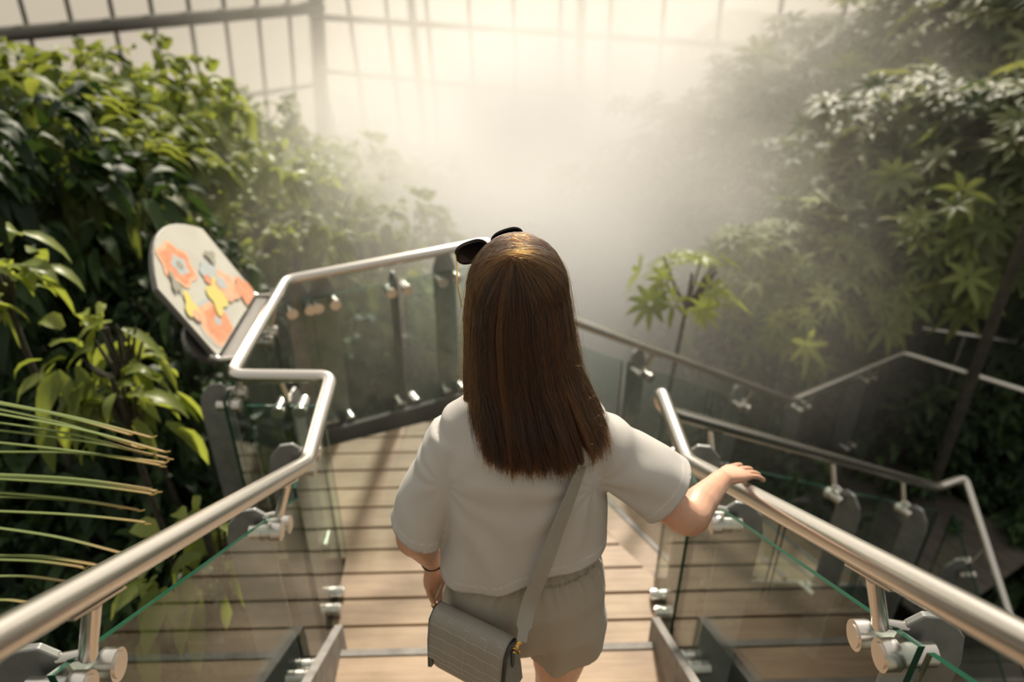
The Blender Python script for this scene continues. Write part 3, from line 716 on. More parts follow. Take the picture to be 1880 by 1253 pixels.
# ------------------------------------------------------------------ drifting mist from the misting nozzles
def mist(name, label, c, r, dens, seed, g=0.3, col=(0.99, 0.955, 0.88), nscale=0.5, rotz=0.0):
    m = bpy.data.materials.new('mist'); m.use_nodes = True; t = m.node_tree; t.nodes.remove(t.nodes['Principled BSDF'])
    vs = t.nodes.new('ShaderNodeVolumeScatter'); vs.inputs['Color'].default_value = (*col, 1); vs.inputs['Anisotropy'].default_value = g
    c_ = t.nodes.new('ShaderNodeTexCoord'); ln = t.nodes.new('ShaderNodeVectorMath'); ln.operation = 'LENGTH'
    t.links.new(c_.outputs['Object'], ln.inputs[0])
    mr = t.nodes.new('ShaderNodeMapRange'); mr.interpolation_type = 'SMOOTHERSTEP'
    mr.inputs[1].default_value = 1.0; mr.inputs[2].default_value = 0.0; mr.inputs[3].default_value = 0.0; mr.inputs[4].default_value = 1.0
    t.links.new(ln.outputs['Value'], mr.inputs[0])
    n = t.nodes.new('ShaderNodeTexNoise'); n.inputs['Scale'].default_value = nscale; n.inputs['Detail'].default_value = 2; n.noise_dimensions = '3D'
    mp = t.nodes.new('ShaderNodeMapping'); mp.inputs['Location'].default_value = (seed, seed * 2, 0); mp.inputs['Scale'].default_value = (r[0], r[1], r[2])
    t.links.new(c_.outputs['Object'], mp.inputs[0]); t.links.new(mp.outputs[0], n.inputs['Vector'])
    nr = t.nodes.new('ShaderNodeMapRange'); nr.inputs[1].default_value = 0.38; nr.inputs[2].default_value = 0.68; nr.inputs[3].default_value = 0.35 * dens; nr.inputs[4].default_value = 1.4 * dens
    t.links.new(n.outputs['Fac'], nr.inputs[0])
    mu = t.nodes.new('ShaderNodeMath'); mu.operation = 'MULTIPLY'; t.links.new(mr.outputs[0], mu.inputs[0]); t.links.new(nr.outputs[0], mu.inputs[1])
    t.links.new(mu.outputs[0], vs.inputs['Density']); t.links.new(vs.outputs[0], t.nodes['Material Output'].inputs['Volume'])
    o = MB().ell((0, 0, 0), (1, 1, 1), 32, 20).build(name, m)
    o.location = c; o.scale = r; o.rotation_euler = (0, 0, rotz)
    return tag(o, label, 'mist', kind='stuff')
mist('mist', 'bright warm mist drifting between the bushes in front of the greenhouse glass', (0.9, 8.6, -0.1), (6.2, 5.4, 3.1), 0.80, 3.1, rotz=-0.45)
mist('mist', 'thin mist over the landing and the top of the lower flight', (0.25, 5.5, 0.0), (3.2, 3.6, 2.0), 0.75, 7.7)
#SECTION4

# ------------------------------------------------------------------ the woman
pe = empty('person', (0.07, 1.25, 0.34), 'person with long brown hair, white cropped t-shirt and beige shorts, walking down the stairs', 'person')
def ring(c, a, b, n=28, p=2.0, ax=None, ay=None):
    c = Vector(c); ax = ax or Vector((1, 0, 0)); ay = ay or Vector((0, 1, 0)); out = []
    for j in range(n):
        t = 2 * pi * j / n; x = cos(t); y = sin(t)
        x = math.copysign(abs(x) ** (2 / p), x); y = math.copysign(abs(y) ** (2 / p), y)
        out.append(c + ax * (a * x) + ay * (b * y))
    return out
def remeshed(mb, name, m, parent, voxel, smooth_it=4, edit=None):
    o = mb.build(name, m)
    md = o.modifiers.new('r', 'REMESH'); md.mode = 'VOXEL'; md.voxel_size = voxel; md.use_smooth_shade = True
    if smooth_it:
        sm = o.modifiers.new('s', 'SMOOTH'); sm.iterations = smooth_it; sm.factor = 0.5
    dg = bpy.context.evaluated_depsgraph_get(); dg.update()
    me = bpy.data.meshes.new_from_object(o.evaluated_get(dg)); me.name = name
    bpy.data.objects.remove(o); o = bpy.data.objects.new(name, me); link(o)
    o.parent = parent; o.matrix_parent_inverse = parent_world(parent).inverted()
    me.materials.clear(); me.materials.append(m)
    me.polygons.foreach_set('use_smooth', [True] * len(me.polygons))
    return o
HC = Vector((0.043, 1.195, 1.825))     # middle of the head
# --- body: one continuous surface
b = MB()
b.rings([ring((0.06, 1.125, 1.02), .10, .075, 24), ring((0.06, 1.125, 1.10), .155, .105, 24, 2.3), ring((0.06, 1.125, 1.17), .15, .095, 24, 2.3),
         ring((0.06, 1.13, 1.27), .118, .078, 24), ring((0.06, 1.14, 1.36), .13, .085, 24), ring((0.06, 1.15, 1.46), .14, .085, 24, 2.3),
         ring((0.06, 1.16, 1.53), .135, .07, 24, 2.3), ring((0.058, 1.165, 1.575), .085, .05, 24), ring((0.055, 1.17, 1.62), .052, .05, 24)])
b.tube([(0.055, 1.165, 1.58), (0.05, 1.175, 1.66), (0.045, 1.19, 1.75)], [0.056, 0.05, 0.052], 20)
b.ell(HC, (0.072, 0.09, 0.108), 24, 16)
b.ell(HC + Vector((0, 0.035, -0.055)), (0.055, 0.058, 0.062), 20, 12)      # jaw
b.tube([HC + Vector((0, 0.085, 0.015)), HC + Vector((0, 0.104, -0.022)), HC + Vector((0, 0.09, -0.03))], [0.007, 0.013, 0.008], 10)   # nose
b.tube([HC + Vector((-0.02, 0.086, -0.052)), HC + Vector((0, 0.092, -0.05)), HC + Vector((0.02, 0.086, -0.052))], [0.004, 0.008, 0.004], 8)
for s_ in (-1, 1):
    b.ell(HC + Vector((0.072 * s_, -0.002, -0.012)), (0.009, 0.02, 0.031), 10, 8)
    b.ell(HC + Vector((0.03 * s_, 0.079, 0.012)), (0.017, 0.012, 0.012), 10, 8)
def limb(pts, rad, n=18): b.tube(smooth_path(pts, 6), list(np.interp(np.linspace(0, len(pts) - 1, (len(pts) - 1) * 6 + 1), range(len(pts)), rad)), n)
# legs: right leg straight, left a little ahead
limb([(0.145, 1.125, 1.12), (0.15, 1.13, 0.98), (0.148, 1.16, 0.78), (0.146, 1.175, 0.735), (0.144, 1.15, 0.58), (0.142, 1.13, 0.42), (0.142, 1.14, 0.37)], [.088, .082, .056, .052, .053, .036, .036])
limb([(-0.025, 1.13, 1.12), (-0.03, 1.18, 0.98), (-0.028, 1.27, 0.80), (-0.028, 1.285, 0.75), (-0.028, 1.245, 0.58), (-0.028, 1.225, 0.42), (-0.028, 1.235, 0.37)], [.088, .082, .056, .052, .053, .036, .036])
for fx, fy in ((0.142, 1.13), (-0.028, 1.225)):
    limb([(fx, fy - 0.03, 0.365), (fx, fy + 0.05, 0.37), (fx, fy + 0.13, 0.355), (fx, fy + 0.17, 0.352)], [.028, .03, .024, .014])
# arms
shR = Vector((0.205, 1.165, 1.525)); elR = Vector((0.386, 1.088, 1.362)); wrR = Vector((0.526, 1.285, 1.290))
shL = Vector((-0.072, 1.17, 1.520)); elL = Vector((-0.175, 1.12, 1.305)); wrL = Vector((-0.146, 1.2, 1.130))
limb([shR - Vector((0.05, 0, -0.01)), shR, shR.lerp(elR, .5), elR, elR.lerp(wrR, .35), elR.lerp(wrR, .75), wrR], [.038, .042, .040, .036, .037, .028, .0235])
limb([shL + Vector((0.05, 0, 0.01)), shL, shL.lerp(elL, .5), elL, elL.lerp(wrL, .35), elL.lerp(wrL, .8), wrL], [.036, .037, .037, .037, .036, .0265, .0215])
def hand(w0, palm_end, side, up, fingers, thumb, pw=0.038):
    # palm: flattened loft from wrist to knuckles; fingers: (sideways offset, points)
    ax = (palm_end - w0).normalized()
    rs = []
    for t, wd, th in ((0, .023, .019), (.25, .027, .016), (.6, .035, .0145), (.9, pw, .0135), (1.03, pw * .92, .010)):
        rs.append(ring(w0.lerp(palm_end, t), wd, th, 18, 2.3, side, up))
    b.rings(rs)
    for pts, r in fingers: b.tube(smooth_path(pts, 4), list(np.linspace(r, r * 0.78, (len(pts) - 1) * 4 + 1)), 10); b.ell(pts[-1], (r * .79,) * 3, 8, 6)
    b.tube(smooth_path(thumb, 4), list(np.linspace(0.0115, 0.0088, (len(thumb) - 1) * 4 + 1)), 10); b.ell(thumb[-1], (.0088,) * 3, 8, 6)
# right hand draped over the rail, fingers hanging on its far side
RD = Vector((0, -1, 0.618)).normalized()         # along the rail, uphill
def rail_pt(y, a, rr_): # point round the rail at angle a (0 = straight up, positive towards the outside)
    c = onR(y); U_ = RD.cross(Vector((1, 0, 0))).normalized()
    if U_.z < 0: U_ = -U_
    return c + Vector((1, 0, 0)) * sin(a) * rr_ + U_ * cos(a) * rr_
kc = Vector((0.592, 1.338, 1.268)); palmdir = (kc - wrR).normalized(); kc = wrR + palmdir * 0.080
upR = Vector((0.10, 0.25, 0.96)); sideR = palmdir.cross(upR).normalized(); upR = sideR.cross(palmdir)
if upR.z < 0: upR = -upR
if sideR.y < 0: sideR = -sideR
fr_ = []
for o_, ln, r_, a_, dp in ((0.030, .070, .0090, .10, .16), (0.010, .078, .0094, .02, .20), (-0.010, .073, .0090, -.08, .26), (-0.029, .058, .0080, -.18, .34)):
    k_ = kc + sideR * o_ * 0.95 - upR * 0.002
    fd_ = (palmdir * cos(a_) + sideR * sin(a_)).normalized()
    m1 = k_ + fd_ * ln * .42 - upR * 0.004; f2 = (fd_ * cos(dp) - upR * sin(dp)); m2 = m1 + f2 * ln * .33; f3 = (fd_ * cos(dp * 1.7) - upR * sin(dp * 1.7)); m3 = m2 + f3 * ln * .26
    fr_.append(([k_ - palmdir * 0.02, k_, m1, m2, m3], r_))
hand(wrR, kc, sideR, upR, fr_, [wrR + palmdir * .02 + sideR * 0.014 - upR * .004, wrR + palmdir * .040 + sideR * 0.036 - upR * .016, wrR + palmdir * .062 + sideR * 0.048 - upR * .026, wrR + palmdir * .080 + sideR * 0.050 - upR * .034])
# left hand hanging relaxed by the bag, fingers curled a little
dl = Vector((0.03, 0.14, -0.99)).normalized(); kcl = wrL + dl * 0.078
sdL = Vector((0.80, 0.58, 0.10)); sdL = (sdL - dl * sdL.dot(dl)).normalized(); upL = dl.cross(sdL).normalized()
if upL.x > 0: upL = -upL
fl_ = []
for o_, ln, r_ in ((0.028, .062, .0088), (0.010, .070, .0092), (-0.009, .066, .0088), (-0.027, .052, .0078)):
    k_ = kcl + sdL * o_
    m1 = k_ + dl * ln * .45 - upL * 0.006; m2 = k_ + dl * ln * .8 - upL * 0.022; m3 = k_ + dl * ln * .98 - upL * 0.040
    fl_.append(([k_ - dl * .02, k_, m1, m2, m3], r_))
hand(wrL, kcl, sdL, upL, fl_, [wrL + dl * .018 + sdL * .015, wrL + dl * .045 + sdL * .036 - upL * .01, wrL + dl * .075 + sdL * .038 - upL * .02, wrL + dl * .095 + sdL * .030 - upL * .028], 0.036)
body = remeshed(b, 'body', M['skin'], pe, 0.0035, 3)
for s_ in (-1, 1):
    MB().ell(HC + Vector((0.03 * s_, 0.088, 0.012)), (0.012, 0.006, 0.007), 14, 10).build('eye', M['eye'], pe, smooth=True)
for fx, fy in ((0.142, 1.13), (-0.028, 1.225)):
    m = MB(); m.rings([ring((fx, fy + 0.065, 0.343), .041, .125, 24, 2.4), ring((fx, fy + 0.065, 0.366), .043, .128, 24, 2.4), ring((fx, fy + 0.06, 0.388), .040, .118, 24, 2.3), ring((fx, fy + 0.03, 0.408), .037, .075, 24), ring((fx, fy + 0.015, 0.425), .036, .055, 24)])
    m.build('shoe', M['shoe'], pe, smooth=True)

# --- t-shirt
def fold(p, n):   # soft cloth creases
    v = 0.0
    v += 0.0035 * mnoise.noise(Vector((p.x * 9, p.y * 9, p.z * 4.5)))
    v += 0.0022 * mnoise.noise(Vector((p.x * 22 + 5, p.y * 20, p.z * 7)))
    # creases fanning from the right armpit and shoulder
    for cx, cz, ang, am, sp in ((0.19, 1.47, -0.9, .0022, 70), (-0.10, 1.47, -1.9, .0010, 60)):
        dx = p.x - cx; dz = p.z - cz; rr_ = sqrt(dx * dx + dz * dz) + 1e-6; a = math.atan2(dz, dx)
        v += am * exp(-((rr_ - 0.10) / 0.09) ** 2) * sin(a * 9 + 1.5 * mnoise.noise(Vector((p.x * 12, p.z * 12, 1))))
    # long diagonal folds across the lower back, pulled by the strap
    v += 0.0028 * exp(-((p.z - 1.33) / 0.09) ** 2) * sin(p.x * 52 + p.z * 26 + 2 * mnoise.noise(p * 8))
    return v * 1.4
t_ = MB()
t_.rings([ring((0.052, 1.115, 1.16), .180, .115, 40, 2.6), ring((0.055, 1.118, 1.26), .171, .112, 40, 2.6), ring((0.058, 1.125, 1.34), .165, .110, 40, 2.5),
          ring((0.06, 1.14, 1.42), .165, .115, 40, 2.4), ring((0.06, 1.148, 1.49), .170, .112, 40, 2.4), ring((0.06, 1.158, 1.535), .172, .100, 40, 2.3),
          ring((0.06, 1.165, 1.578), .160, .084, 40, 2.1), ring((0.058, 1.168, 1.606), .125, .070, 40, 2.0), ring((0.055, 1.17, 1.628), .085, .063, 40, 2.0)])
slL = Vector((-0.170, 1.142, 1.312)); slR = Vector((0.352, 1.125, 1.412))
axL = (slL - Vector((-0.105, 1.168, 1.53))).normalized(); axR = (slR - Vector((0.20, 1.163, 1.535))).normalized()
def sleeve(p0, p1, ax, rads, e):
    ay = Vector((0, 1, 0)); ay = (ay - ax * ay.dot(ax)).normalized(); sx = ax.cross(ay).normalized(); rs = []
    for t, a, c_ in rads: rs.append(ring(p0.lerp(p1, t), a, c_, 32, 2.1, sx, ay))
    t_.rings(rs)
sleeve(Vector((-0.07, 1.166, 1.53)), slL + axL * 0.04, axL, ((0, .058, .072), (.3, .060, .077), (.6, .060, .080), (1, .060, .086)), 0)
sleeve(Vector((0.165, 1.163, 1.535)), slR + axR * 0.04, axR, ((0, .060, .074), (.3, .064, .078), (.6, .066, .082), (1, .071, .086)), 0)
shirt = remeshed(t_, 't_shirt', M['shirt'], pe, 0.0048, 7)
def hem_z(x, y):
    hz = float(np.interp(x, [-0.13, -0.10, -0.05, 0.0, 0.05, 0.10, 0.16, 0.22], [1.250, 1.236, 1.234, 1.244, 1.268, 1.288, 1.290, 1.300]))
    return hz - 0.12 * (y - 1.02)
bm = bmesh.new(); bm.from_mesh(shirt.data)
kill = []
for f in bm.faces:
    c = f.calc_center_median()
    if c.z < hem_z(c.x, c.y) and -0.16 < c.x < 0.26 and (c - slL).length > 0.0 and not (c.x < -0.118 and c.z > 1.24): kill.append(f)
    elif (c - slL).dot(axL) > 0.0 and c.x < -0.085 and c.z > 1.2 and (c - slL).length < 0.13 and (c.x < -0.118 or c.y < 0): kill.append(f)
    elif (c - slR).dot(axR) > 0.0: kill.append(f)
    elif c.z > 1.620 and (Vector((c.x - 0.055, c.y - 1.17, 0)).length < 0.055): kill.append(f)
bmesh.ops.delete(bm, geom=kill, context='FACES')
def tidy(bm, snap):      # lay the cut edge exactly on the hem line
    for v in bm.verts:
        if v.is_boundary: v.co = snap(v.co.copy())
    for _ in range(3):
        new = {v: sum((e.other_vert(v).co for e in v.link_edges if e.is_boundary), Vector()) / max(1, sum(e.is_boundary for e in v.link_edges)) for v in bm.verts if v.is_boundary}
        for v, c in new.items(): v.co = v.co.lerp(c, 0.5)
def snap_shirt(p):
    if (p - slL).length < 0.13 and abs((p - slL).dot(axL)) < 0.02 and p.x < -0.115: return p - axL * (p - slL).dot(axL)
    if (p - slR).length < 0.13 and p.x > 0.26: return p - axR * (p - slR).dot(axR)
    if p.z < 1.4: return Vector((p.x, p.y, hem_z(p.x, p.y)))
    return p
tidy(bm, snap_shirt)
bm.normal_update()
for v in bm.verts:
    p = v.co.copy(); v.co = p + v.normal * fold(p, v.normal)
    fl_z = max(0, 1 - (p.z - hem_z(p.x, p.y)) / 0.10)
    if p.y < 1.12 and abs(p.x - 0.05) < 0.2: v.co.y -= 0.006 * fl_z * (1 + sin(p.x * 40))
lay_ = bm.verts.layers.float.new('stitch')
for v in bm.verts:
    p = v.co; st_ = 0.0
    def line(dv, at, wv=0.0022): return max(0.0, 1 - abs(dv - at) / wv)
    if (p - slL).length < 0.14 and p.x < -0.122: st_ = line(-(p - slL).dot(axL), 0.020)
    elif (p - slR).length < 0.14 and p.x > 0.26: st_ = line(-(p - slR).dot(axR), 0.020)
    elif p.z < 1.33: st_ = line(p.z - hem_z(p.x, p.y), 0.020)
    v[lay_] = st_
bm.to_mesh(shirt.data); bm.free()
sd_ = shirt.modifiers.new('thick', 'SOLIDIFY'); sd_.thickness = 0.0022; sd_.offset = 1
pk = MB()   # tiny label seam patch below the hair

# --- shorts
q = MB()
q.rings([ring((0.06, 1.122, 1.285), .135, .088, 32, 2.2), ring((0.06, 1.120, 1.262), .142, .094, 32, 2.2), ring((0.062, 1.115, 1.23), .160, .108, 32, 2.3), ring((0.062, 1.115, 1.17), .175, .122, 32, 2.4), ring((0.062, 1.118, 1.09), .178, .125, 32, 2.4), ring((0.062, 1.12, 1.04), .15, .11, 32, 2.4)])
q.rings([ring((0.145, 1.118, 1.16), .082, .108, 28, 2.2), ring((0.150, 1.115, 1.08), .098, .120, 28, 2.2), ring((0.150, 1.118, 1.01), .094, .116, 28, 2.1), ring((0.147, 1.122, 0.955), .086, .104, 28, 2.0)])
q.rings([ring((-0.02, 1.12, 1.16), .085, .108, 28, 2.2), ring((-0.025, 1.13, 1.08), .100, .118, 28, 2.2), ring((-0.028, 1.14, 1.01), .096, .114, 28, 2.1), ring((-0.028, 1.148, 0.955), .090, .106, 28, 2.0)])
shorts = remeshed(q, 'shorts', M['shorts'], pe, 0.005, 5)
bm = bmesh.new(); bm.from_mesh(shorts.data); kill = []
for f in bm.faces:
    c = f.calc_center_median()
    hz = 0.958 + 0.03 * abs(sin((c.x - 0.147) * 14)) + 0.10 * (c.y - 1.02) * 0.4
    if c.z < hz - 0.0: kill.append(f)
    elif c.z > 1.282: kill.append(f)
bmesh.ops.delete(bm, geom=kill, context='FACES'); bm.normal_update()
lay_ = bm.verts.layers.float.new('stitch')
for v in bm.verts:
    p = v.co.copy(); a = math.atan2(p.y - 1.12, p.x - 0.06)
    ga = exp(-((p.z - 1.245) / 0.045) ** 2); el = exp(-((p.z - 1.268) / 0.012) ** 2)
    d = 0.0035 * ga * sin(a * 34 + 2.5 * mnoise.noise(Vector((a * 3, 0, 2)))) + 0.005 * mnoise.noise(Vector((p.x * 14, p.y * 14, p.z * 4))) * (1.25 - p.z) / 0.15
    d += 0.006 * max(0, (1.23 - p.z) / 0.27) * sin(a * 11 + 2 * mnoise.noise(Vector((a * 2, p.z * 6, 0))))
    v.co = p + v.normal * d
    zl = 1.247 + 0.004 * mnoise.noise(Vector((p.x * 60, p.y * 60, 0)))
    v[lay_] = max(0.0, 1 - abs(p.z - zl) / 0.004) * (0.6 + 0.4 * sin(a * 70))
    v[lay_] = max(0.0, min(1.0, v[lay_]))
bm.to_mesh(shorts.data); bm.free()
sd_ = shorts.modifiers.new('thick', 'SOLIDIFY'); sd_.thickness = 0.002; sd_.offset = 1

# --- hair: one mass of fine straight strands over a dark under-layer
CR = HC + Vector((0.002, 0.000, 0.110))              # crown
NS = 20000; NP = 26
g = np.random.default_rng(5)
phi = g.uniform(-pi * 0.5 - 1.9, -pi * 0.5 + 1.9, NS)      # angle round the head, -90 deg = straight back
lvl = g.random(NS) ** 0.6; NOP = 0                                  # 1 = outermost layer
cl = np.floor((phi + 4) * 13 + lvl * 3 + g.normal(size=NS) * 0.35).astype(int)   # locks
clr = np.random.default_rng(9).normal(size=(400, 4))[cl % 400]
def sect(h):           # centre and half axes of the hair mass at h metres below the crown
    H = [0, 0.02, 0.05, 0.09, 0.14, 0.20, 0.25, 0.29, 0.33, 0.38, 0.42]
    cx = np.interp(h, H, [0.045, 0.045, 0.045, 0.045, 0.046, 0.050, 0.053, 0.060, 0.068, 0.078, 0.082])
    cy = np.interp(h, H, [1.195, 1.195, 1.195, 1.195, 1.190, 1.180, 1.168, 1.155, 1.135, 1.118, 1.110])
    a = np.interp(h, H, [0.0, 0.045, 0.072, 0.091, 0.099, 0.105, 0.111, 0.118, 0.126, 0.135, 0.138])
    b_ = np.interp(h, H, [0.0, 0.055, 0.085, 0.103, 0.108, 0.105, 0.102, 0.102, 0.102, 0.100, 0.096])
    return cx, cy, a, b_
end = 0.388 + 0.006 * clr[:, 0] + g.normal(size=NS) * 0.010
side = np.abs(phi + pi / 2)
end = end - np.where(phi + pi / 2 > 0, 0.035, 0.018) * np.clip((side - 0.55) / 0.8, 0, 1) + np.where((phi + pi / 2) > 0.9, -0.01, 0)
short = g.random(NS) < 0.10; end = np.where(short, end * g.uniform(0.55, 0.95, NS), end)
sa = phi + pi / 2                                          # 0 = straight back, negative = her left
end = np.where(sa < -1.0, 0.30 + 0.01 * clr[:, 0], end)
P = np.zeros((NS, NP, 3))
fringe = g.random(NS) < 0.28                               # hair parted along the top, combed to the sides
pu = g.random(NS); droot = np.array([-0.10, -0.40, 0.91]); dfront = np.array([-0.05, 0.68, 0.73])
rd = unit(droot[None] * (1 - pu[:, None]) + dfront[None] * pu[:, None]) ; rd = np.where(fringe[:, None], rd, unit(droot)[None])
rd = unit(rd + g.normal(size=(NS, 3)) * np.array([0.06, 0.06, 0.02]))
sa = np.where(fringe, np.sign(sa) * (0.75 + 1.15 * g.random(NS)), sa); phi = sa - pi / 2
ed = np.stack([np.cos(phi), np.sin(phi), np.full(NS, -0.02)], 1)
om = np.arccos(np.clip((rd * ed).sum(1), -1, 1))
HE = np.array([0.045, 1.195, CR.z - 0.103])
for k in range(NP):
    t = k / (NP - 1)
    if t < 0.36:
        u = t / 0.36
        dr_ = (np.sin((1 - u) * om)[:, None] * rd + np.sin(u * om)[:, None] * ed) / np.sin(om)[:, None]
        rad = 0.97 + 0.03 * lvl + u * (lvl - 1) * 0.15 + 0.010 * u * clr[:, 3]
        P[:, k] = HE + dr_ * np.array([0.0925, 0.104, 0.107]) * rad[:, None]
        P[:, k] += g.normal(size=(NS, 3)) * 0.0004
        continue
    h = 0.105 + (end - 0.105) * (t - 0.36) / 0.64
    cx, cy, a, b_ = sect(h)
    rad = 0.82 + 0.18 * lvl
    hang = np.clip((h - 0.24) / 0.14, 0, 1)
    ph = phi + hang * 0.06 * clr[:, 1] + 0.015 * np.sin(h * 30 + clr[:, 2] * 3)
    sc = rad * (1 + (0.010 + hang * 0.028) * clr[:, 3])
    P[:, k, 0] = cx + a * np.cos(ph) * sc + hang * 0.006 * clr[:, 2]
    P[:, k, 0] += hang * np.where(sa < -0.5, 0.014, 0.026 * np.exp(-((sa + 0.5) / 0.2) ** 2)) + hang * np.where(sa > 0.72, 0.014, -0.006 * np.exp(-((sa - 0.72) / 0.2) ** 2))
    P[:, k, 1] = cy + b_ * np.sin(ph) * sc
    P[:, k, 2] = CR.z - h
    P[:, k, :] += g.normal(size=(NS, 3)) * 0.0006 * (0.3 + t)
# locks gather slightly towards their centre lines near the tips
for c_ in np.unique(cl):
    ix = np.where(cl == c_)[0]
    for k in range(12, NP):
        wgt = 0.22 * (k - 12) / (NP - 12); P[ix, k, :2] = P[ix, k, :2] * (1 - wgt) + P[ix, k, :2].mean(0) * wgt
# fly-away hairs
NF = 420; idx = g.choice(NS, NF, replace=False); PF = P[idx].copy(); amp = g.uniform(0.004, 0.02, NF); f0 = g.uniform(0, 6, NF); fd = unit(g.normal(size=(NF, 3)))
for k in range(NP):
    t = k / (NP - 1); PF[:, k] += fd * (amp * t * np.sin(f0 + t * g.uniform(3, 7)))[:, None] + np.array([0, -0.006, 0]) + unit(PF[:, k] - np.array([HC.x, HC.y + 0.02, PF[:, k, 2].mean()])) * (0.004 + 0.012 * t * (fd[:, :1] > 0))
P = np.concatenate([P, PF]); NT = len(P)
hc = bpy.data.hair_curves.new('hair'); hc.add_curves([NP] * NT)
inv = np.array(parent_world(pe).inverted())
hc.attributes['position'].data.foreach_set('vector', (P.reshape(-1, 3)).astype(np.float32).ravel())
ra = hc.attributes.get('radius') or hc.attributes.new('radius', 'FLOAT', 'POINT')
tt = np.tile(np.linspace(0, 1, NP), NT); base_r = np.repeat(np.concatenate([np.full(NS, 0.00030), np.full(NF, 0.00010)]), NP)
lk = hc.attributes.new('lock', 'FLOAT', 'CURVE')
strand = np.concatenate([0.72 + 0.10 * clr[:, 1] + 0.06 * g.normal(size=NS), np.full(NF, 0.45)])
lk.data.foreach_set('value', np.clip(strand, 0.42, 0.95).astype(np.float32))
ra.data.foreach_set('value', (base_r * (1 - 0.6 * tt ** 3)).astype(np.float32))
hc.materials.append(M['hair'])
ho = bpy.data.objects.new('hair', hc); link(ho); ho.parent = pe; ho.matrix_parent_inverse = parent_world(pe).inverted()
m = MB(); rs = []
for h in (0.09, 0.105, 0.14, 0.20, 0.25, 0.29, 0.32, 0.345):
    cx, cy, a, b_ = sect(h); k_ = 0.84 if h > 0.06 else 0.9
    r_ = []
    for j in range(36):
        an = -pi * 0.5 + (j / 35 - 0.5) * 2 * 1.85
        r_.append(Vector((cx + a * k_ * cos(an), cy + b_ * k_ * sin(an), CR.z - 0.006 - h)))
    for j in range(36):
        an = -pi * 0.5 + (0.5 - j / 35) * 2 * 1.85
        r_.append(Vector((cx + a * (k_ - .1) * cos(an), cy + b_ * (k_ - .1) * sin(an), CR.z - 0.009 - h)))
    rs.append(r_)
m.rings(rs); m.ell((0.045, 1.188, CR.z - 0.103), (0.086, 0.094, 0.101), 28, 20); m.build('hair_under_layer', M['hair_base'], pe, smooth=True)

# --- things she wears or carries
bc = [wrL + (-dl) * 0.008 + (sdL * cos(a) * 0.0285 + upL * sin(a) * 0.0265) + (-dl) * 0.003 * cos(a) for a in [2 * pi * i / 28 for i in range(29)]]
tag(MB().tube(bc, 0.0021, 8, cap=False).build('bracelet', M['elastic'], smooth=True), 'thin black elastic band around the left wrist of the person', 'bracelet')

sg = empty('sunglasses', (0.0, 1.26, 1.88), 'black sunglasses with thin gold temples pushed up on top of the brown hair', 'sunglasses')
def lens_shape(c, ux, uy, w, h):
    return [c + ux * (w * math.copysign(abs(cos(a)) ** 0.75, cos(a))) + uy * (h * math.copysign(abs(sin(a)) ** 0.75, sin(a))) for a in [2 * pi * i / 28 for i in range(28)]]
gx = Vector((0.94, 0.16, 0.26)).normalized(); gc = Vector((-0.004, 1.262, 1.890))
gy = Vector((0.05, -0.36, 0.93)); gy = (gy - gx * gy.dot(gx)).normalized(); gn = gx.cross(gy).normalized()
for s_ in (-1, 1):
    c = gc + gx * (0.035 * s_) - gn * 0.004
    f = MB().tube([*lens_shape(c, gx, gy, 0.030, 0.027), lens_shape(c, gx, gy, 0.030, 0.027)[0]], 0.0028, 8, cap=False).build('frame_rim', M['black'], sg, smooth=True)
    MB().prism(lens_shape(c, gx, gy, 0.029, 0.026), gn, 0.0016).build('lens', M['lens'], f, smooth=True)
    e = c + gx * (0.030 * s_) + gy * 0.010
    tdir = Vector((0.10 * -s_, -0.80, -0.45))
    MB().tube([e, e + tdir * 0.03, e + tdir * 0.075 + Vector((0.004 * s_, 0, 0.0)), e + tdir * 0.115 + Vector((0.0, 0, -0.012))], 0.0013, 8).build('temple', M['gold'], sg, smooth=True)
MB().tube([gc - gx * 0.008 + gy * 0.006, gc + gy * 0.010, gc + gx * 0.008 + gy * 0.006], 0.0022, 8).build('bridge', M['gold'], sg, smooth=True)

# shoulder bag
BA = spot(818, 1100, 1.52); BB = spot(948, 1163, 1.44); BB.z = BB.z
bu = (BB - BA); wB = bu.length; bu.normalize()
bz = Vector((0, 0, 1)); bz = (bz - bu * bz.dot(bu)).normalized(); bn = bu.cross(bz).normalized()   # outwards, to the viewer
if bn.y > 0: bn = -bn
bag = empty('shoulder_bag', BA, 'grey crocodile-embossed leather shoulder bag with gold rings hanging at the left hip', 'bag')
HB = 0.155; TB = 0.052
def bq(u, v, n): return BA + bu * (u * wB) + bz * v + bn * n
m = MB(); rs = []
for u in (0.0, 0.03, 0.5, 0.97, 1.0):
    k_ = 0.96 if u in (0.0, 1.0) else 1.0; r_ = []
    for v, n0 in ((-0.004, 0.012), (-0.004, 0.034), (-0.02, 0.048), (-0.10, 0.060), (-HB + 0.02, 0.064), (-HB, 0.054), (-HB, 0.0), (-HB + 0.02, -0.010), (-0.08, -0.006), (-0.012, 0.002)):
        r_.append(bq(0.5 + (u - 0.5) * 1.0, v * k_ if v < -0.1 else v, 0.027 + (n0 - 0.027) * k_))
    rs.append(r_)
m.rings(rs); m.build('body', M['leather'], bag, smooth=True, bevel=0.003)
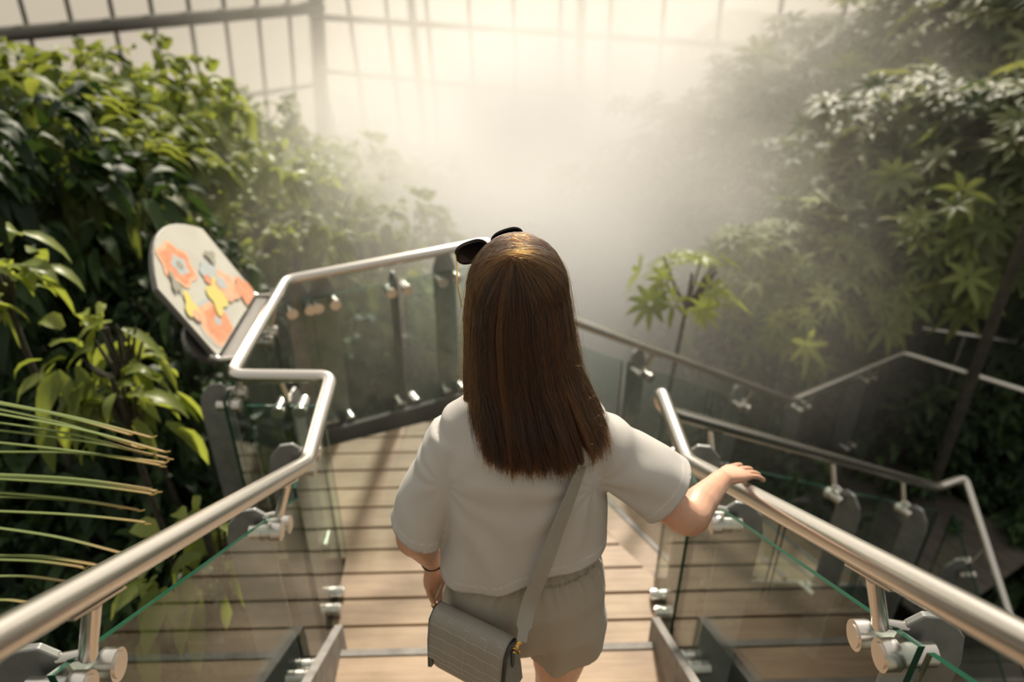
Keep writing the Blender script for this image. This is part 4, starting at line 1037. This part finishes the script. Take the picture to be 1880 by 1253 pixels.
# flap wraps over the top and down the front
prof = smooth_path([(0.004, -0.014, 0), (0.007, -0.004, 0), (0.018, 0.003, 0), (0.036, 0.001, 0), (0.050, -0.014, 0), (0.058, -0.045, 0), (0.065, -0.076, 0), (0.069, -0.099, 0)], 6)
m = MB(); NU = 24; rows = []
for i, p in enumerate(prof):
    rows.append([bq(-0.012 + 1.024 * j / NU, p.y - (0.0), p.x + 0.0025) for j in range(NU + 1)])
V = [q_ for r_ in rows for q_ in r_]
m.add(V, [(i * (NU + 1) + j, i * (NU + 1) + j + 1, (i + 1) * (NU + 1) + j + 1, (i + 1) * (NU + 1) + j) for i in range(len(rows) - 1) for j in range(NU)])
fo = m.build('flap', M['leather'], bag, smooth=True, angle=60)
sd_ = fo.modifiers.new('thick', 'SOLIDIFY'); sd_.thickness = 0.003; sd_.offset = 1
# embossed seams on flap: rows across, a few uprights
gr = MB()
for r_i, vv in enumerate((14, 19, 24, 29, 34, 38, 41)):
    if vv >= len(prof): continue
    p = prof[vv]; pth = []
    for j in range(31):
        u = 0.01 + 0.98 * j / 30; dz = 0.0022 * sin(j * 0.9 + r_i) * 0.6
        pth.append(bq(u, p.y + dz, p.x + 0.0058))
    gr.tube(pth, 0.0008, 5)
for u in (0.22, 0.5, 0.78):
    gr.tube([bq(u + 0.006 * sin(i), prof[i].y, prof[i].x + 0.0058) for i in range(12, len(prof))], 0.0007, 5)
gr.build('embossing', M['emboss'], fo)
# side gusset and its dark edges
for u, sg_ in ((1.0, 1), (0.0, -1)):
    o = [bq(u, v, n0) for v, n0 in ((-0.008, 0.006), (0.0, 0.030), (-0.020, 0.050), (-0.11, 0.066), (-HB + 0.012, 0.068), (-HB + 0.012, -0.008), (-0.09, -0.004))]
    gs = MB().prism([p + bu * 0.004 * sg_ for p in o], bu, 0.004).build('side_panel', M['leather_side'], bag, bevel=0.001)
    MB().tube([p + bu * 0.007 * sg_ for p in (bq(u, -0.03, 0.0), bq(u, -0.005, 0.008), bq(u, 0.002, 0.026), bq(u, -0.016, 0.048), bq(u, -0.07, 0.061), bq(u, -0.14, 0.069))], 0.0022, 8).build('edge', M['edge_paint'], gs, smooth=True)
    tb = MB().prism([bq(u, -0.015, 0.022) + bu * 0.008 * sg_, bq(u, -0.015, 0.034) + bu * 0.008 * sg_, bq(u, -0.06, 0.033) + bu * 0.008 * sg_, bq(u, -0.06, 0.025) + bu * 0.008 * sg_], bu, 0.003).build('tab', M['edge_paint'], bag)
def torus(c, n_, R_, r_, par, nm='ring'):
    n_ = Vector(n_).normalized(); a = n_.orthogonal().normalized(); b2 = n_.cross(a)
    return MB().tube([c + (a * cos(t) + b2 * sin(t)) * R_ for t in [2 * pi * i / 24 for i in range(25)]], r_, 8, cap=False).build(nm, M['gold'], par, smooth=True)
ra_ = bq(1.0, -0.012, 0.028) + bu * 0.014
torus(ra_, (0.3, 1, 0.2), 0.0085, 0.0018, bag); torus(ra_ + Vector((0.003, -0.002, 0.014)), (1, 0.3, 0), 0.0075, 0.0018, bag)
MB().tube([ra_ + Vector((0.004, 0, 0.018)), ra_ + Vector((0.012, 0.002, 0.026))], 0.004, 10).build('clasp', M['gold'], bag, smooth=True)
rb_ = bq(0.0, -0.008, 0.022) - bu * 0.010
torus(rb_, (0.3, 1, 0.2), 0.0085, 0.0018, bag)
# strap: from the right end up over the back and the right shoulder, round the front to the left end
cps = [ra_ + Vector((0.012, 0.0, 0.026)), Vector((0.060, 0.962, 1.262)), Vector((0.088, 0.978, 1.345)), Vector((0.118, 1.006, 1.43)), Vector((0.145, 1.030, 1.50)), Vector((0.166, 1.055, 1.562)), Vector((0.170, 1.105, 1.598)), Vector((0.165, 1.17, 1.606)), Vector((0.150, 1.235, 1.575)),
       Vector((0.11, 1.268, 1.47)), Vector((0.05, 1.262, 1.37)), Vector((-0.04, 1.245, 1.28)), Vector((-0.088, 1.20, 1.24)), Vector((-0.100, 1.12, 1.228)), rb_ + Vector((0.0, 0.012, 0.012))]
path = smooth_path(cps, 8); m = MB(); V = []; n = len(path)
for i, p in enumerate(path):
    T_ = (path[min(i + 1, n - 1)] - path[max(i - 1, 0)]).normalized()
    o_ = Vector((p.x - 0.06, p.y - 1.15, 0.0)); 
    if 1.545 < p.z: o_ = Vector((0.25 * (p.x - .06), 0.6 * (p.y - 1.15), 0.15))
    o_ = (o_ - T_ * o_.dot(T_)).normalized(); sd2 = T_.cross(o_).normalized(); wd = 0.0155 if 3 < i < n - 4 else 0.010
    V += [p - sd2 * wd - o_ * .0012, p + sd2 * wd - o_ * .0012, p + sd2 * wd + o_ * .0012, p - sd2 * wd + o_ * .0012]
m.add(V, [(i * 4 + k, i * 4 + (k + 1) % 4, (i + 1) * 4 + (k + 1) % 4, (i + 1) * 4 + k) for i in range(n - 1) for k in range(4)] + [(0, 1, 2, 3), (4 * n - 4, 4 * n - 3, 4 * n - 2, 4 * n - 1)])
m.build('strap', M['strap'], bag, smooth=True, angle=50)
